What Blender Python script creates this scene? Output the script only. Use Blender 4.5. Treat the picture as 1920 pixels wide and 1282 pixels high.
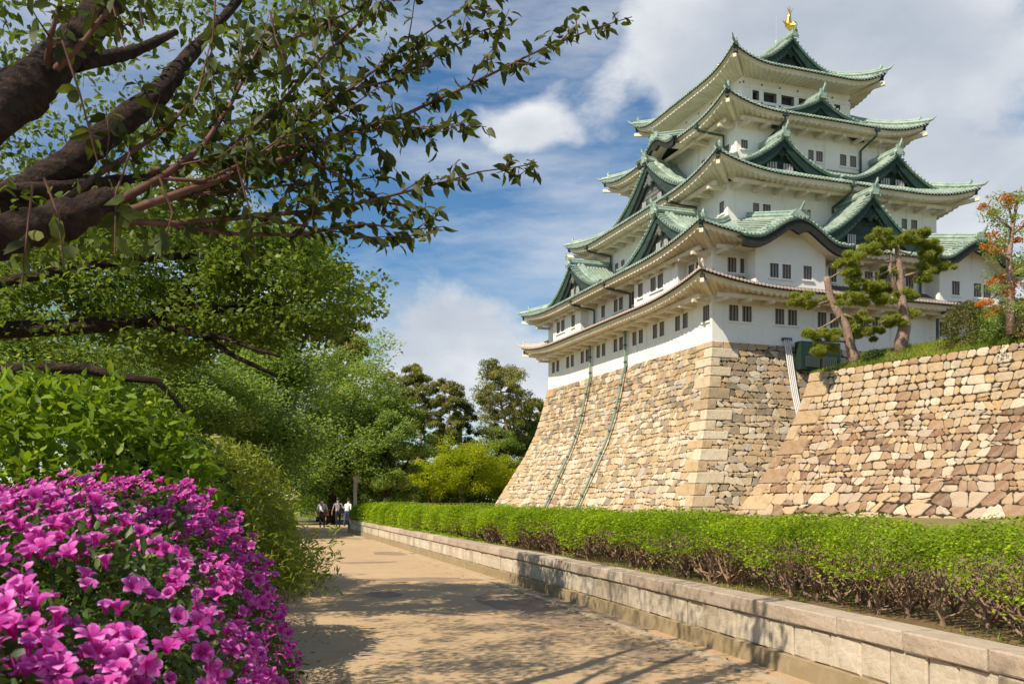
import bpy, math, random
import numpy as np
from mathutils import Vector
random.seed(7); RNG = np.random.default_rng(11)
S = bpy.context.scene
for o in list(bpy.data.objects): bpy.data.objects.remove(o)
R_ = math.radians

# ------------------------------------------------------------------ camera
CAMX, CAMY, EYE, FPX, YAW = -55.44, -81.27, 1.6, 1723.17, R_(19.69)
cd = bpy.data.cameras.new('camera'); cam = bpy.data.objects.new('camera', cd)
S.collection.objects.link(cam); S.camera = cam
cam.location = (CAMX, CAMY, EYE); cam.rotation_euler = (R_(90), 0, -YAW)
cd.sensor_width = 36; cd.lens = 36*FPX/1920; cd.shift_y = 294.3/1920
cd.clip_start = .05; cd.clip_end = 4000
cd.dof.use_dof = True; cd.dof.focus_distance = 40; cd.dof.aperture_fstop = 9.0
FW = np.array([math.sin(YAW), math.cos(YAW)]); RT = np.array([math.cos(YAW), -math.sin(YAW)])
def W(x, d, z):                      # metres right of / ahead of the photographer -> world
    return np.array([CAMX+FW[0]*d+RT[0]*x, CAMY+FW[1]*d+RT[1]*x, z])
def Q(px, py, d):                    # a surveyed sight line and its distance -> world
    return W((px-960)/FPX*d, d, EYE+(935.3-py)/FPX*d)

# ------------------------------------------------------------------ light
SUN = np.array([-.87, -.40, 1.0]); SUN /= np.linalg.norm(SUN)
el = math.asin(SUN[2]); az = math.atan2(SUN[0], SUN[1])
sl = bpy.data.lights.new('sun', 'SUN'); so = bpy.data.objects.new('sun', sl); S.collection.objects.link(so)
sl.energy = 4.9; sl.angle = R_(.53); sl.color = (1, .87, .68)
so.rotation_euler = Vector(SUN.tolist()).to_track_quat('Z', 'Y').to_euler(); so.location = (-60, -60, 80)
S.view_settings.view_transform = 'Standard'; S.view_settings.look = 'None'
S.view_settings.exposure = 0.35; S.view_settings.gamma = 1
S.render.engine = 'CYCLES'

class NT:
    def __init__(s, tree): s.t = tree; s.n = tree.nodes; s.l = tree.links
    def add(s, ty, **kw):
        n = s.n.new(ty)
        for k, v in kw.items():
            if k == 'i':
                for a, b in v.items():
                    if isinstance(b, tuple) and len(b) == 2 and hasattr(b[0], 'outputs'): s.l.new(b[0].outputs[b[1]], n.inputs[a])
                    elif hasattr(b, 'is_output'): s.l.new(b, n.inputs[a])
                    else: n.inputs[a].default_value = b
            else: setattr(n, k, v)
        return n
    def math(s, op, a, b=0., c=False):
        n = s.n.new('ShaderNodeMath'); n.operation = op; n.use_clamp = c
        for i, v in enumerate((a, b)):
            if hasattr(v, 'is_output'): s.l.new(v, n.inputs[i])
            else: n.inputs[i].default_value = v
        return n.outputs[0]
    def ramp(s, fac, stops, interp='LINEAR'):
        n = s.n.new('ShaderNodeValToRGB'); s.l.new(fac, n.inputs[0]); r = n.color_ramp; r.interpolation = interp
        while len(r.elements) < len(stops): r.elements.new(.5)
        for e, (p, c) in zip(r.elements, stops):
            e.position = p; e.color = (c[0], c[1], c[2], 1) if not isinstance(c, (int, float)) else (c, c, c, 1)
        return n.outputs[0]
    def noise(s, vec, scale, detail=4, rough=.55, out=0):
        n = s.n.new('ShaderNodeTexNoise'); n.inputs['Scale'].default_value = scale; n.inputs['Detail'].default_value = detail
        n.inputs['Roughness'].default_value = rough
        if vec is not None: s.l.new(vec, n.inputs['Vector'])
        return n.outputs[out]
    def mix(s, fac, a, b, mode='MIX'):
        n = s.n.new('ShaderNodeMix'); n.data_type = 'RGBA'; n.blend_type = mode
        for sock, v in ((n.inputs[0], fac), (n.inputs[6], a), (n.inputs[7], b)):
            if hasattr(v, 'is_output'): s.l.new(v, sock)
            else: sock.default_value = v if isinstance(v, (int, float)) else (v[0], v[1], v[2], 1)
        return n.outputs[2]

def make_world():
    w = bpy.data.worlds.new('World'); S.world = w; w.use_nodes = True
    N = NT(w.node_tree); N.n.clear()
    sky = N.add('ShaderNodeTexSky', sky_type='NISHITA', sun_disc=False)
    sky.sun_elevation = el; sky.sun_rotation = az; sky.air_density = 1.0; sky.dust_density = .15; sky.ozone_density = 2.2
    tc = N.add('ShaderNodeTexCoord'); d = tc.outputs['Generated']
    # cloud field over the whole sky, direction based; flattened so that clouds stretch along the horizon
    mp = N.add('ShaderNodeMapping', i={'Vector': d}); mp.inputs['Scale'].default_value = (1, 1, 1.7)
    warp = N.noise(mp.outputs[0], 2.2, 3, .5, 1)
    v2 = N.mix(.10, mp.outputs[0], warp)
    big = N.noise(v2, 3.1, 12, .56)
    fine = N.noise(v2, 13., 8, .6)
    fld = N.math('ADD', N.math('MULTIPLY', big, .70), N.math('MULTIPLY', fine, .30))
    fld = N.math('ADD', N.math('MULTIPLY', N.math('SUBTRACT', fld, .5), 1.55), .47)
    def blob(px, py, size, amt):
        nonlocal fld
        v = Q(px, py, 1.)-np.array([CAMX, CAMY, EYE]); v /= np.linalg.norm(v)
        dp = N.add('ShaderNodeVectorMath', operation='DOT_PRODUCT', i={0: d, 1: tuple(v)}).outputs['Value']
        m = N.add('ShaderNodeMapRange', interpolation_type='SMOOTHERSTEP', i={'Value': dp, 'From Min': math.cos(size), 'From Max': 1.0, 'To Min': 0., 'To Max': amt}).outputs[0]
        fld = N.math('ADD', fld, m)
    blob(1750, 150, .42, .26); blob(1420, 60, .22, .17); blob(1230, 120, .13, .17); blob(1760, 420, .3, .10); blob(1500, 250, .2, .12)
    blob(960, 180, .08, .20); blob(1080, 225, .075, .24); blob(905, 270, .07, .16); blob(1015, 290, .06, .14)
    blob(1150, 30, .13, -.24); blob(1000, 60, .11, -.22); blob(820, 60, .12, -.20); blob(1120, 340, .12, -.20); blob(830, 400, .12, -.10); blob(1180, 230, .06, -.12)
    blob(1000, 430, .13, -.10); blob(1110, 430, .06, .16); blob(680, 560, .16, .09); blob(850, 570, .18, .10); blob(960, 650, .16, .13); blob(760, 700, .2, .12); blob(760, 470, .12, -.06)
    blob(430, 120, .25, .08); blob(1800, 480, .10, -.16); blob(640, 330, .14, -.10)
    mask = N.add('ShaderNodeMapRange', interpolation_type='SMOOTHSTEP', i={'Value': fld, 'From Min': .50, 'From Max': .78, 'To Min': 0., 'To Max': 1.}).outputs[0]
    mp2 = N.add('ShaderNodeMapping', i={'Vector': d}); mp2.inputs['Scale'].default_value = (2.2, 2.2, 9.); mp2.inputs['Rotation'].default_value = (.12, .1, .5)
    cir = N.ramp(N.noise(mp2.outputs[0], 1.6, 9, .6), [(.40, 0.), (.72, .66)])
    mask = N.math('MAXIMUM', mask, cir)
    shade = N.noise(v2, 6.5, 8, .55)
    dens = N.math('MULTIPLY', N.math('SUBTRACT', fld, .66), .55)
    sh = N.math('SUBTRACT', shade, dens)
    ccol = N.ramp(sh, [(.20, (.48, .54, .63)), (.36, (.62, .67, .74)), (.47, (.80, .83, .87)), (.60, (.97, .97, .97))])
    skc = N.add('ShaderNodeHueSaturation', i={'Hue': .498, 'Saturation': 1.24, 'Value': .98, 'Color': sky.outputs[0]}).outputs[0]
    b1 = N.add('ShaderNodeBackground', i={'Color': skc, 'Strength': .092})
    b2 = N.add('ShaderNodeBackground', i={'Color': ccol, 'Strength': .76})
    mx = N.add('ShaderNodeMixShader', i={0: N.math('MULTIPLY', mask, .95), 1: b1.outputs[0], 2: b2.outputs[0]})
    o = N.add('ShaderNodeOutputWorld', i={0: mx.outputs[0]})
make_world()

# ------------------------------------------------------------------ helpers
COL = S.collection
def link(o, parent=None):
    COL.objects.link(o)
    if parent is not None: o.parent = parent
    return o
def tag(o, label=None, cat=None, group=None, kind=None):
    if label: o['label'] = label
    if cat: o['category'] = cat
    if group: o['group'] = group
    if kind: o['kind'] = kind
    return o
def empty(name, loc=(0, 0, 0), label=None, cat=None, group=None):
    o = bpy.data.objects.new(name, None); o.empty_display_size = .3
    o.location = loc; link(o); tag(o, label, cat, group); return o
def np_mesh(name, V, Fc, mat, tone=None, smooth=False):
    me = bpy.data.meshes.new(name); V = np.ascontiguousarray(V, dtype=np.float32); Fc = np.ascontiguousarray(Fc, dtype=np.int32)
    k = Fc.shape[1]
    me.vertices.add(len(V)); me.vertices.foreach_set('co', V.ravel())
    me.loops.add(Fc.size); me.loops.foreach_set('vertex_index', Fc.ravel())
    me.polygons.add(len(Fc)); me.polygons.foreach_set('loop_start', np.arange(0, Fc.size, k, dtype=np.int32))
    if smooth: me.polygons.foreach_set('use_smooth', np.ones(len(Fc), dtype=bool))
    if tone is not None:
        a = me.attributes.new('tone', 'FLOAT', 'POINT'); a.data.foreach_set('value', np.ascontiguousarray(tone, dtype=np.float32))
    me.update(calc_edges=True); me.materials.append(mat); return me
class MB:
    def __init__(s): s.v = []; s.f = []; s.t = []
    def add(s, vs, fs, tone=None):
        o = len(s.v); s.v += [tuple(p) for p in vs]; s.f += [tuple(i+o for i in f) for f in fs]
        if tone is not None: s.t += [tone]*len(vs)
    def grid(s, P, close=False):          # P[i][j] points
        n, m = len(P), len(P[0]); o = len(s.v)
        for r in P: s.v += [tuple(p) for p in r]
        for i in range(n-1):
            for j in range(m-1): s.f.append((o+i*m+j, o+i*m+j+1, o+(i+1)*m+j+1, o+(i+1)*m+j))
    def box(s, c, h, ux=(1, 0, 0), uy=(0, 1, 0), uz=(0, 0, 1)):
        c = np.array(c, float); ux, uy, uz = (np.array(q, float)*k for q, k in zip((ux, uy, uz), h))
        vs = [c+ux*i+uy*j+uz*k for k in (-1, 1) for j in (-1, 1) for i in (-1, 1)]
        s.add(vs, [(0, 2, 3, 1), (4, 5, 7, 6), (0, 1, 5, 4), (2, 6, 7, 3), (0, 4, 6, 2), (1, 3, 7, 5)])
    def tube(s, pts, rad, n=6, cap=True, up=None):
        pts = [np.array(p, float) for p in pts]
        if isinstance(rad, (int, float)): rad = [rad]*len(pts)
        o = len(s.v); a = None
        for i, p in enumerate(pts):
            d = pts[min(i+1, len(pts)-1)]-pts[max(i-1, 0)]; d /= (np.linalg.norm(d)+1e-9)
            if a is None:
                a = np.cross(d, (0, 0, 1.) if abs(d[2]) < .9 else (1., 0, 0))
            a = a-d*(a@d); a /= (np.linalg.norm(a)+1e-9); b = np.cross(d, a)
            for k in range(n):
                th = 2*math.pi*k/n; s.v.append(tuple(p+rad[i]*(a*math.cos(th)+b*math.sin(th))))
        for i in range(len(pts)-1):
            for k in range(n): s.f.append((o+i*n+k, o+i*n+(k+1) % n, o+(i+1)*n+(k+1) % n, o+(i+1)*n+k))
        if cap:
            s.f.append(tuple(o+k for k in range(n))[::-1]); s.f.append(tuple(o+(len(pts)-1)*n+k for k in range(n)))
    def build(s, name, mat, parent=None, smooth=False):
        me = bpy.data.meshes.new(name); me.from_pydata(s.v, [], s.f); me.materials.append(mat)
        if s.t and len(s.t) == len(s.v):
            a = me.attributes.new('tone', 'FLOAT', 'POINT'); a.data.foreach_set('value', np.array(s.t, dtype=np.float32))
        if smooth: me.polygons.foreach_set('use_smooth', np.ones(len(me.polygons), dtype=bool))
        me.update(); o = bpy.data.objects.new(name, me); return link(o, parent)
def obj(name, me, parent=None): return link(bpy.data.objects.new(name, me), parent)

# ------------------------------------------------------------------ materials
M = {}
def mat(name, base, rough=.8, spec=.3, metal=0, bump=None, var=None, coord='Object'):
    m = bpy.data.materials.new(name); m.use_nodes = True; N = NT(m.node_tree); b = N.n['Principled BSDF']
    tc = N.add('ShaderNodeTexCoord').outputs[coord]
    b.inputs['Roughness'].default_value = rough; b.inputs['Specular IOR Level'].default_value = spec; b.inputs['Metallic'].default_value = metal
    if var:                                   # list of (scale, colour, lo, hi)
        c = base
        for sc, c2, lo, hi in var:
            if isinstance(sc, tuple):
                mp = N.add('ShaderNodeMapping', i={'Vector': tc}); mp.inputs['Scale'].default_value = sc
                f = N.noise(mp.outputs[0], 1., 6, .6)
            else: f = N.noise(tc, sc, 6, .6)
            c = N.mix(N.ramp(f, [(lo, 0.), (hi, 1.)]), c, c2)
        N.l.new(c, b.inputs['Base Color'])
    else: b.inputs['Base Color'].default_value = (*base, 1)
    if bump:
        f = N.noise(tc, bump[0], 6, .65)
        bp = N.add('ShaderNodeBump', i={'Height': f, 'Strength': bump[1], 'Distance': bump[2]}); N.l.new(bp.outputs[0], b.inputs['Normal'])
    M[name] = m; return m
def leafmat(name, c0, c1, c2=None, transl=.4, rough=.5, spec=.35):
    m = bpy.data.materials.new(name); m.use_nodes = True; N = NT(m.node_tree); b = N.n['Principled BSDF']; out = N.n['Material Output']
    at = N.add('ShaderNodeAttribute', attribute_name='tone').outputs['Fac']
    c = N.ramp(at, [(0, c0), (1, c1)] if c2 is None else [(0, c0), (.7, c1), (1, c2)])
    N.l.new(c, b.inputs['Base Color']); b.inputs['Roughness'].default_value = rough; b.inputs['Specular IOR Level'].default_value = spec
    ct = N.mix(1., c, (1.25, 1.2, .55), 'MULTIPLY') if not name.startswith('petal') else c
    t = N.add('ShaderNodeBsdfTranslucent', i={'Color': ct})
    mx = N.add('ShaderNodeMixShader', i={0: transl, 1: b.outputs[0], 2: t.outputs[0]}); N.l.new(mx.outputs[0], out.inputs[0])
    M[name] = m; return m
def stonemat(name, stops, dirt=(.085, .06, .038), bumpd=.06):
    m = bpy.data.materials.new(name); m.use_nodes = True; N = NT(m.node_tree); b = N.n['Principled BSDF']
    at = N.add('ShaderNodeAttribute', attribute_name='tone').outputs['Fac']; tc = N.add('ShaderNodeTexCoord').outputs['Object']
    c = N.ramp(at, stops)
    f = N.noise(tc, 2.6, 8, .65); c = N.mix(N.ramp(f, [(.42, 0.), (.72, .45)]), c, (.50, .39, .27))
    f5 = N.noise(tc, 1.4, 9, .7); c = N.mix(N.ramp(f5, [(.38, .38), (.50, 0.)]), c, (.24, .18, .12))
    f2 = N.noise(tc, 7., 8, .7); c = N.mix(N.ramp(f2, [(.55, 0.), (.75, .55)]), c, dirt)
    f4 = N.noise(tc, .9, 5, .6); c = N.mix(N.ramp(f4, [(.50, 0.), (.72, .35)]), c, (.40, .35, .30))
    N.l.new(c, b.inputs['Base Color']); b.inputs['Roughness'].default_value = .9; b.inputs['Specular IOR Level'].default_value = .2
    f3 = N.noise(tc, 9., 10, .7)
    bp = N.add('ShaderNodeBump', i={'Height': f3, 'Strength': .9, 'Distance': bumpd*1.4}); N.l.new(bp.outputs[0], b.inputs['Normal'])
    M[name] = m; return m
mat('plaster', (.87, .85, .81), .85, .2, var=[(.35, (.80, .765, .70), .45, .75), ((1.6, 1.6, .14), (.58, .51, .41), .56, .84), (3., (.86, .84, .80), .5, .8), ((5, 5, .3), (.62, .56, .48), .66, .85)], bump=(14, .12, .03))
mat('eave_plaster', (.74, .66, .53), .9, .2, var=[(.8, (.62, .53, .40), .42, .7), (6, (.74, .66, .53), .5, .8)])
mat('copper', (.25, .35, .29), .55, .35, var=[(.7, (.36, .46, .39), .4, .65), (2.2, (.15, .23, .19), .5, .74), (9, (.54, .62, .54), .55, .75)])
mat('copper_bed', (.09, .16, .12), .6, .3, var=[(.8, (.17, .26, .20), .4, .68), (3, (.05, .10, .075), .5, .78)])  # copper between the ribs coloured darker for light and dark contrast
mat('copper_rib', (.27, .36, .30), .5, .4, var=[(.6, (.41, .48, .41), .42, .66), (1.7, (.13, .21, .17), .46, .68), (.35, (.30, .33, .27), .52, .72), (8, (.62, .66, .58), .58, .75)])
mat('copper_dark', (.014, .032, .025), .6, .3, var=[(1.3, (.024, .058, .046), .4, .7), (7, (.012, .03, .025), .5, .8)])
mat('gable_board', (.026, .044, .038), .7, .3, var=[((.6, .6, 5), (.05, .078, .066), .4, .7), (3, (.018, .03, .026), .5, .8)])
mat('gable_grey', (.13, .14, .13), .75, .3, var=[((.5, .5, 6), (.18, .19, .175), .4, .7), (3, (.10, .11, .10), .5, .8)])
mat('black_copper', (.022, .021, .019), .65, .3, var=[(2, (.042, .040, .036), .45, .75)])
mat('ceramic_tile', (.13, .11, .10), .6, .35, var=[(2.5, (.20, .17, .155), .4, .7)])
mat('tile_cap', (.58, .48, .43), .7, .3, var=[(4, (.40, .32, .29), .5, .8)])
mat('window_dark', (.035, .03, .035), .5, .4)
mat('bar_paint', (.30, .265, .25), .7, .3)
mat('vent_bar', (.42, .42, .43), .7, .3)
mat('gold', (.95, .60, .12), .28, .5, metal=1, bump=(9, .5, .06))
mat('pipe_green', (.17, .25, .20), .55, .35, var=[(1.5, (.26, .34, .28), .4, .7), (5, (.11, .15, .12), .5, .8)])
mat('pipe_dark', (.05, .075, .065), .5, .4)
mat('conduit', (.66, .66, .65), .45, .5)
mat('shutter_green', (.012, .030, .022), .6, .3, var=[(3, (.02, .045, .035), .4, .7)])
stonemat('stone_keep', [(0, (.14, .105, .07)), (.18, (.28, .23, .17)), (.40, (.50, .35, .185)), (.60, (.58, .45, .28)), (.80, (.70, .61, .46)), (.93, (.40, .36, .31)), (1, (.48, .23, .08))])
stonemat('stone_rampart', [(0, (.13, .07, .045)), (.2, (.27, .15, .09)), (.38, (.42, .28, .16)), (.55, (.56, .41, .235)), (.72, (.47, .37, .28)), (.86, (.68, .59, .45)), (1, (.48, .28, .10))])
mat('stone_joint', (.045, .034, .023), .95, .1, bump=(5, .6, .08))
mat('path_asphalt', (.46, .33, .20), .95, .1, var=[(.25, (.52, .385, .24), .42, .68), (1.6, (.40, .275, .155), .5, .78), (60, (.62, .47, .30), .52, .66), (85, (.20, .13, .075), .56, .68)], bump=(120, .5, .012))
mat('patch_and_shadow', (.27, .20, .145), .95, .1, var=[(2, (.33, .24, .165), .4, .7), (80, (.42, .33, .24), .55, .7), (3.5, (.42, .30, .18), .55, .7)], bump=(120, .5, .01))
mat('soil', (.17, .115, .065), .95, .1, var=[(1.5, (.24, .17, .09), .4, .7), (14, (.11, .08, .04), .5, .75)], bump=(20, .6, .03))
mat('lawn_ground', (.17, .17, .05), .95, .1, var=[(.4, (.27, .21, .10), .4, .65), (5, (.30, .23, .12), .48, .7), (14, (.10, .12, .03), .55, .75)], bump=(30, .6, .03))
mat('far_ground', (.13, .15, .06), .95, .1, var=[(.1, (.26, .21, .13), .45, .7), (3, (.09, .12, .03), .5, .8)])
stonemat('wall_block', [(0, (.42, .36, .27)), (.5, (.58, .52, .42)), (1, (.68, .62, .52))], dirt=(.22, .17, .12), bumpd=.02)
stonemat('coping_stone', [(0, (.36, .29, .225)), (.5, (.47, .39, .31)), (1, (.55, .47, .38))], dirt=(.13, .095, .07), bumpd=.02)
mat('plinth_concrete', (.33, .26, .165), .95, .1, var=[(1.2, (.27, .22, .12), .4, .7), (5, (.42, .34, .23), .5, .75)], bump=(25, .4, .01))
mat('kerb_concrete', (.46, .38, .27), .95, .1, var=[(2, (.36, .29, .19), .4, .7)], bump=(30, .4, .01))
mat('bark', (.040, .026, .020), .9, .2, var=[((5, 5, 26), (.085, .055, .042), .45, .65), (11, (.018, .012, .010), .5, .7), (3, (.07, .065, .05), .6, .75)], bump=(26, 1., .06))
mat('bark_twig', (.11, .055, .042), .85, .2, var=[(9, (.17, .095, .075), .4, .7)])
mat('bark_pine', (.27, .185, .14), .9, .2, var=[((3, 3, 1.2), (.38, .28, .23), .4, .65), (9, (.10, .065, .05), .5, .75)], bump=(7, 1., .06))
mat('bark_stem', (.25, .16, .11), .9, .2, var=[(9, (.34, .235, .17), .4, .7)])
mat('wood_old', (.12, .09, .065), .9, .2, var=[(9, (.18, .14, .10), .4, .7)])
mat('wood_sign', (.55, .41, .28), .85, .2, var=[((14, 14, 1.5), (.42, .30, .20), .4, .7)])
mat('skin', (.55, .33, .23), .6, .3); mat('hair', (.02, .014, .012), .5, .4); mat('jeans', (.045, .07, .15), .9, .2); mat('dark_trousers', (.03, .03, .042), .9, .2)
mat('shirt_plaid', (.30, .24, .27), .9, .2, var=[((3, 3, 22), (.55, .48, .50), .45, .55), ((24, 24, 3), (.10, .08, .12), .5, .6)])
mat('shirt_white', (.72, .73, .76), .9, .2, var=[(14, (.45, .46, .48), .55, .65)]); mat('shirt_blue', (.20, .36, .52), .9, .2)
mat('bag_dark', (.02, .02, .025), .7, .3); mat('bag_red', (.45, .05, .03), .7, .3)
leafmat('leaf_cherry', (.030, .046, .010), (.095, .125, .022), (.22, .25, .05), .5)
leafmat('leaf_cherry_lit', (.075, .125, .02), (.175, .255, .04), (.34, .40, .085), .48)  # brighter copy of the cherry leaf, sunlight put into its colour
leafmat('leaf_mid', (.10, .165, .04), (.27, .385, .10), (.45, .53, .20), .5)
leafmat('leaf_bright', (.20, .27, .012), (.40, .47, .018), (.55, .55, .04), .5)
leafmat('leaf_dark', (.022, .05, .012), (.07, .13, .024), (.13, .20, .04), .35)
leafmat('leaf_laurel', (.06, .12, .008), (.22, .34, .018), (.42, .48, .04), .42, rough=.48, spec=.3)
leafmat('leaf_bamboo', (.14, .19, .025), (.36, .42, .07), (.55, .55, .16), .48)
leafmat('leaf_azalea', (.03, .06, .014), (.08, .145, .03), (.20, .28, .045), .35, rough=.45)
leafmat('leaf_hedge', (.08, .145, .006), (.31, .46, .012), (.52, .60, .025), .42)
leafmat('leaf_boxhedge', (.03, .06, .010), (.085, .15, .022), (.15, .23, .035), .35)
leafmat('needle', (.09, .11, .032), (.27, .29, .075), (.44, .40, .12), .4, rough=.6)
leafmat('needle_near', (.11, .145, .025), (.35, .41, .06), (.55, .53, .12), .42, rough=.6)
leafmat('leaf_olive', (.05, .07, .018), (.15, .17, .04), (.30, .24, .06), .35)
leafmat('leaf_orange', (.42, .12, .025), (.64, .24, .045), (.74, .38, .09), .38)
leafmat('grass_blade', (.10, .16, .014), (.28, .36, .035), (.46, .44, .11), .4)
leafmat('petal', (.50, .012, .28), (.74, .12, .57), (.93, .43, .86), .42, rough=.55)

# ================================================================== SETTING: ground, path
def sheet(name, pts, z, m, kind='structure'):
    b = MB(); b.add([(x, y, z) for x, y in pts], [tuple(range(len(pts)))]); o = b.build(name, m); tag(o, kind=kind); return o
sheet('ground', [(-900, -500), (900, -500), (900, 1300), (-900, 1300)], -.05, M['far_ground'])
WALL = [(-52.1, -92.), (-50.85, -80.), (-50.42, -77.), (-50.12, -74.), (-49.80, -70.), (-49.5, -65.8), (-49.2, -60.6), (-48.7, -52.), (-47.75, -36.4)]
LEFT = [(-56.5, -92.), (-54.9, -80), (-54.5, -73.), (-54.2, -66.8), (-53.8, -60.), (-53.4, -52.), (-52.6, -36.4), (-52., -24.)]
sheet('path', [(x+.05, y) for x, y in WALL]+[(-38, -35.), (-38, -24)]+LEFT[::-1], .0, M['path_asphalt'])
sheet('planting_bed', [(x, y) for x, y in LEFT]+[(-90, -24), (-90, -92)], .03, M['soil'])
def off(poly, d): return [(x+d, y) for x, y in poly]
lawn = sheet('lawn', off(WALL, .2)+[(-47.4, -36.2), (70, -36.2), (70, -95)], .57, M['lawn_ground'])
sheet('hedge_bed', off(WALL, .2)+off(WALL, 2.3)[::-1], .574, M['soil'])
sheet('lawn_court', [(-37.9, -36.19), (90, -36.19), (90, 60), (-37.9, 60)], .565, M['lawn_ground'])
for k, (px, py, rx, ry) in enumerate([(1060, 1140, 1.15, 2.2), (1245, 1228, .42, .5), (720, 1113, .3, .5), (690, 1054, .7, .35), (775, 1085, .9, .3), (735, 1037, .6, .8), (688, 1009, .9, 1.), (860, 1087, .8, .2)]):  # near ones are repair patches, the far dark sheets are painted streak shadows
    D = 1.6*FPX/(py-935.3); c = W((px-960)/FPX*D, D, .004); n = 22; ph = random.random()*6
    sheet('patch_and_shadow', [(c[0]+rx*math.cos(t)*(1+.16*math.sin(3*t+ph)), c[1]+ry*math.sin(t)*(1+.16*math.cos(2*t+ph))) for t in [2*math.pi*i/n for i in range(n)]], .004, M['patch_and_shadow'])
# gutter kerb beside the plinth
def along(poly, s):
    for (x0, y0), (x1, y1) in zip(poly, poly[1:]):
        L = math.hypot(x1-x0, y1-y0)
        if s <= L: t = s/L; return np.array([x0+(x1-x0)*t, y0+(y1-y0)*t]), np.array([(x1-x0)/L, (y1-y0)/L])
        s -= L
    return np.array(poly[-1]), np.array([(x1-x0)/L, (y1-y0)/L])
def plen(poly): return sum(math.hypot(b[0]-a[0], b[1]-a[1]) for a, b in zip(poly, poly[1:]))
def ribbon(b, poly, x0, x1, z0, z1, n=60):
    L = plen(poly); rows = [[], [], [], []]
    for i in range(n+1):
        p, d = along(poly, L*i/n); nn = np.array([d[1], -d[0]])
        for r, (xx, zz) in zip(rows, ((x0, z0), (x0, z1), (x1, z1), (x1, z0))): q = p+nn*xx; r.append((q[0], q[1], zz))
    b.grid(rows); return b
rw = empty('retaining_wall', (-49.8, -70, 0), 'low granite retaining wall with coping stones along the tan path', 'wall')
def kid(o, parent):
    o.parent = parent; o.matrix_parent_inverse = parent.matrix_world.inverted() if False else o.matrix_parent_inverse
    o.location = (o.location[0]-parent.location[0], o.location[1]-parent.location[1], o.location[2]-parent.location[2]); return o
kid(ribbon(MB(), WALL, -.10, .30, -.04, .17).build('plinth', M['plinth_concrete']), rw)
tag(ribbon(MB(), WALL, -.46, -.34, -.04, .022).build('gutter_kerb', M['kerb_concrete']), kind='structure')
def block_mesh(name, hx, hy, hz, bev, mt, tone, rough=.01):
    # box with bevelled front (local -x is the face), slightly uneven
    P = []; r = lambda: random.uniform(-rough, rough)
    for (x, k) in ((hx, 0), (-hx+bev, 0), (-hx, bev)):
        for (y, z) in ((-hy+k, -hz+k), (hy-k, -hz+k), (hy-k, hz-k), (-hy+k, hz-k)): P.append((x+(r() if k else 0), y+r()*.6, z+r()*.4))
    P.append((-hx-abs(r())*.5, r()*3, r()*3))
    F_ = [(3, 2, 1, 0)]+[(a+i, a+(i+1) % 4, a+4+(i+1) % 4, a+4+i) for a in (0, 4) for i in range(4)]+[(8+i, 8+(i+1) % 4, 12) for i in range(4)]
    b = MB(); b.add(P, F_, tone); me = bpy.data.meshes.new(name); me.from_pydata(b.v, [], b.f); me.materials.append(mt)
    a = me.attributes.new('tone', 'FLOAT', 'POINT'); a.data.foreach_set('value', np.array(b.t, dtype=np.float32)); me.update(); return me
def put(name, me, p, d, z, parent):
    o = obj(name, me); o.location = (p[0], p[1], z); o.rotation_euler = (0, 0, math.atan2(d[1], d[0])-math.pi/2); return kid(o, parent)
bm = [[block_mesh('wall_block', .16, w/2, .145, .018, M['wall_block'], random.random(), .012) for _ in range(4)] for w in (.27, .31, .35, .41)]
cm = [[block_mesh('coping_stone', .155, w/2, .075, .012, M['coping_stone'], random.random(), .006) for _ in range(4)] for w in (.84, .98)]
back = ribbon(MB(), WALL, .10, .22, .0, .46).build('joint_backing', M['stone_joint']); kid(back, rw)
L = plen(WALL); s = 4.
while s < L-.4:
    k = random.randrange(4); w = (.27, .31, .35, .41)[k]; p, d = along(WALL, s+w/2); nn = np.array([d[1], -d[0]])
    put('wall_block', random.choice(bm[k]), p+nn*(.115+random.uniform(-.008, .008)), d, .316, rw); s += w+.012
s = 4.
while s < L-.6:
    k = random.randrange(2); w = (.84, .98)[k]; p, d = along(WALL, s+w/2); nn = np.array([d[1], -d[0]])
    put('coping_stone', random.choice(cm[k]), p+nn*.075, d, .54+random.uniform(-.003, .003), rw); s += w+.010
# returning wall at the far end of the bed
rw2 = empty('retaining_wall', (-44, -36.3, 0), 'short return of the low granite wall at the end of the bed behind the walkers', 'wall')
WALL2 = [(-47.8, -36.3), (-38., -35.4)]
kid(ribbon(MB(), WALL2, -.25, .05, -.04, .45, 4).build('wall_face', M['plinth_concrete']), rw2)
for i in range(10):
    p, d = along(WALL2, .6+i*.9); put('coping_stone', cm[0][i % 4], p, d, .54, rw2)

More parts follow.
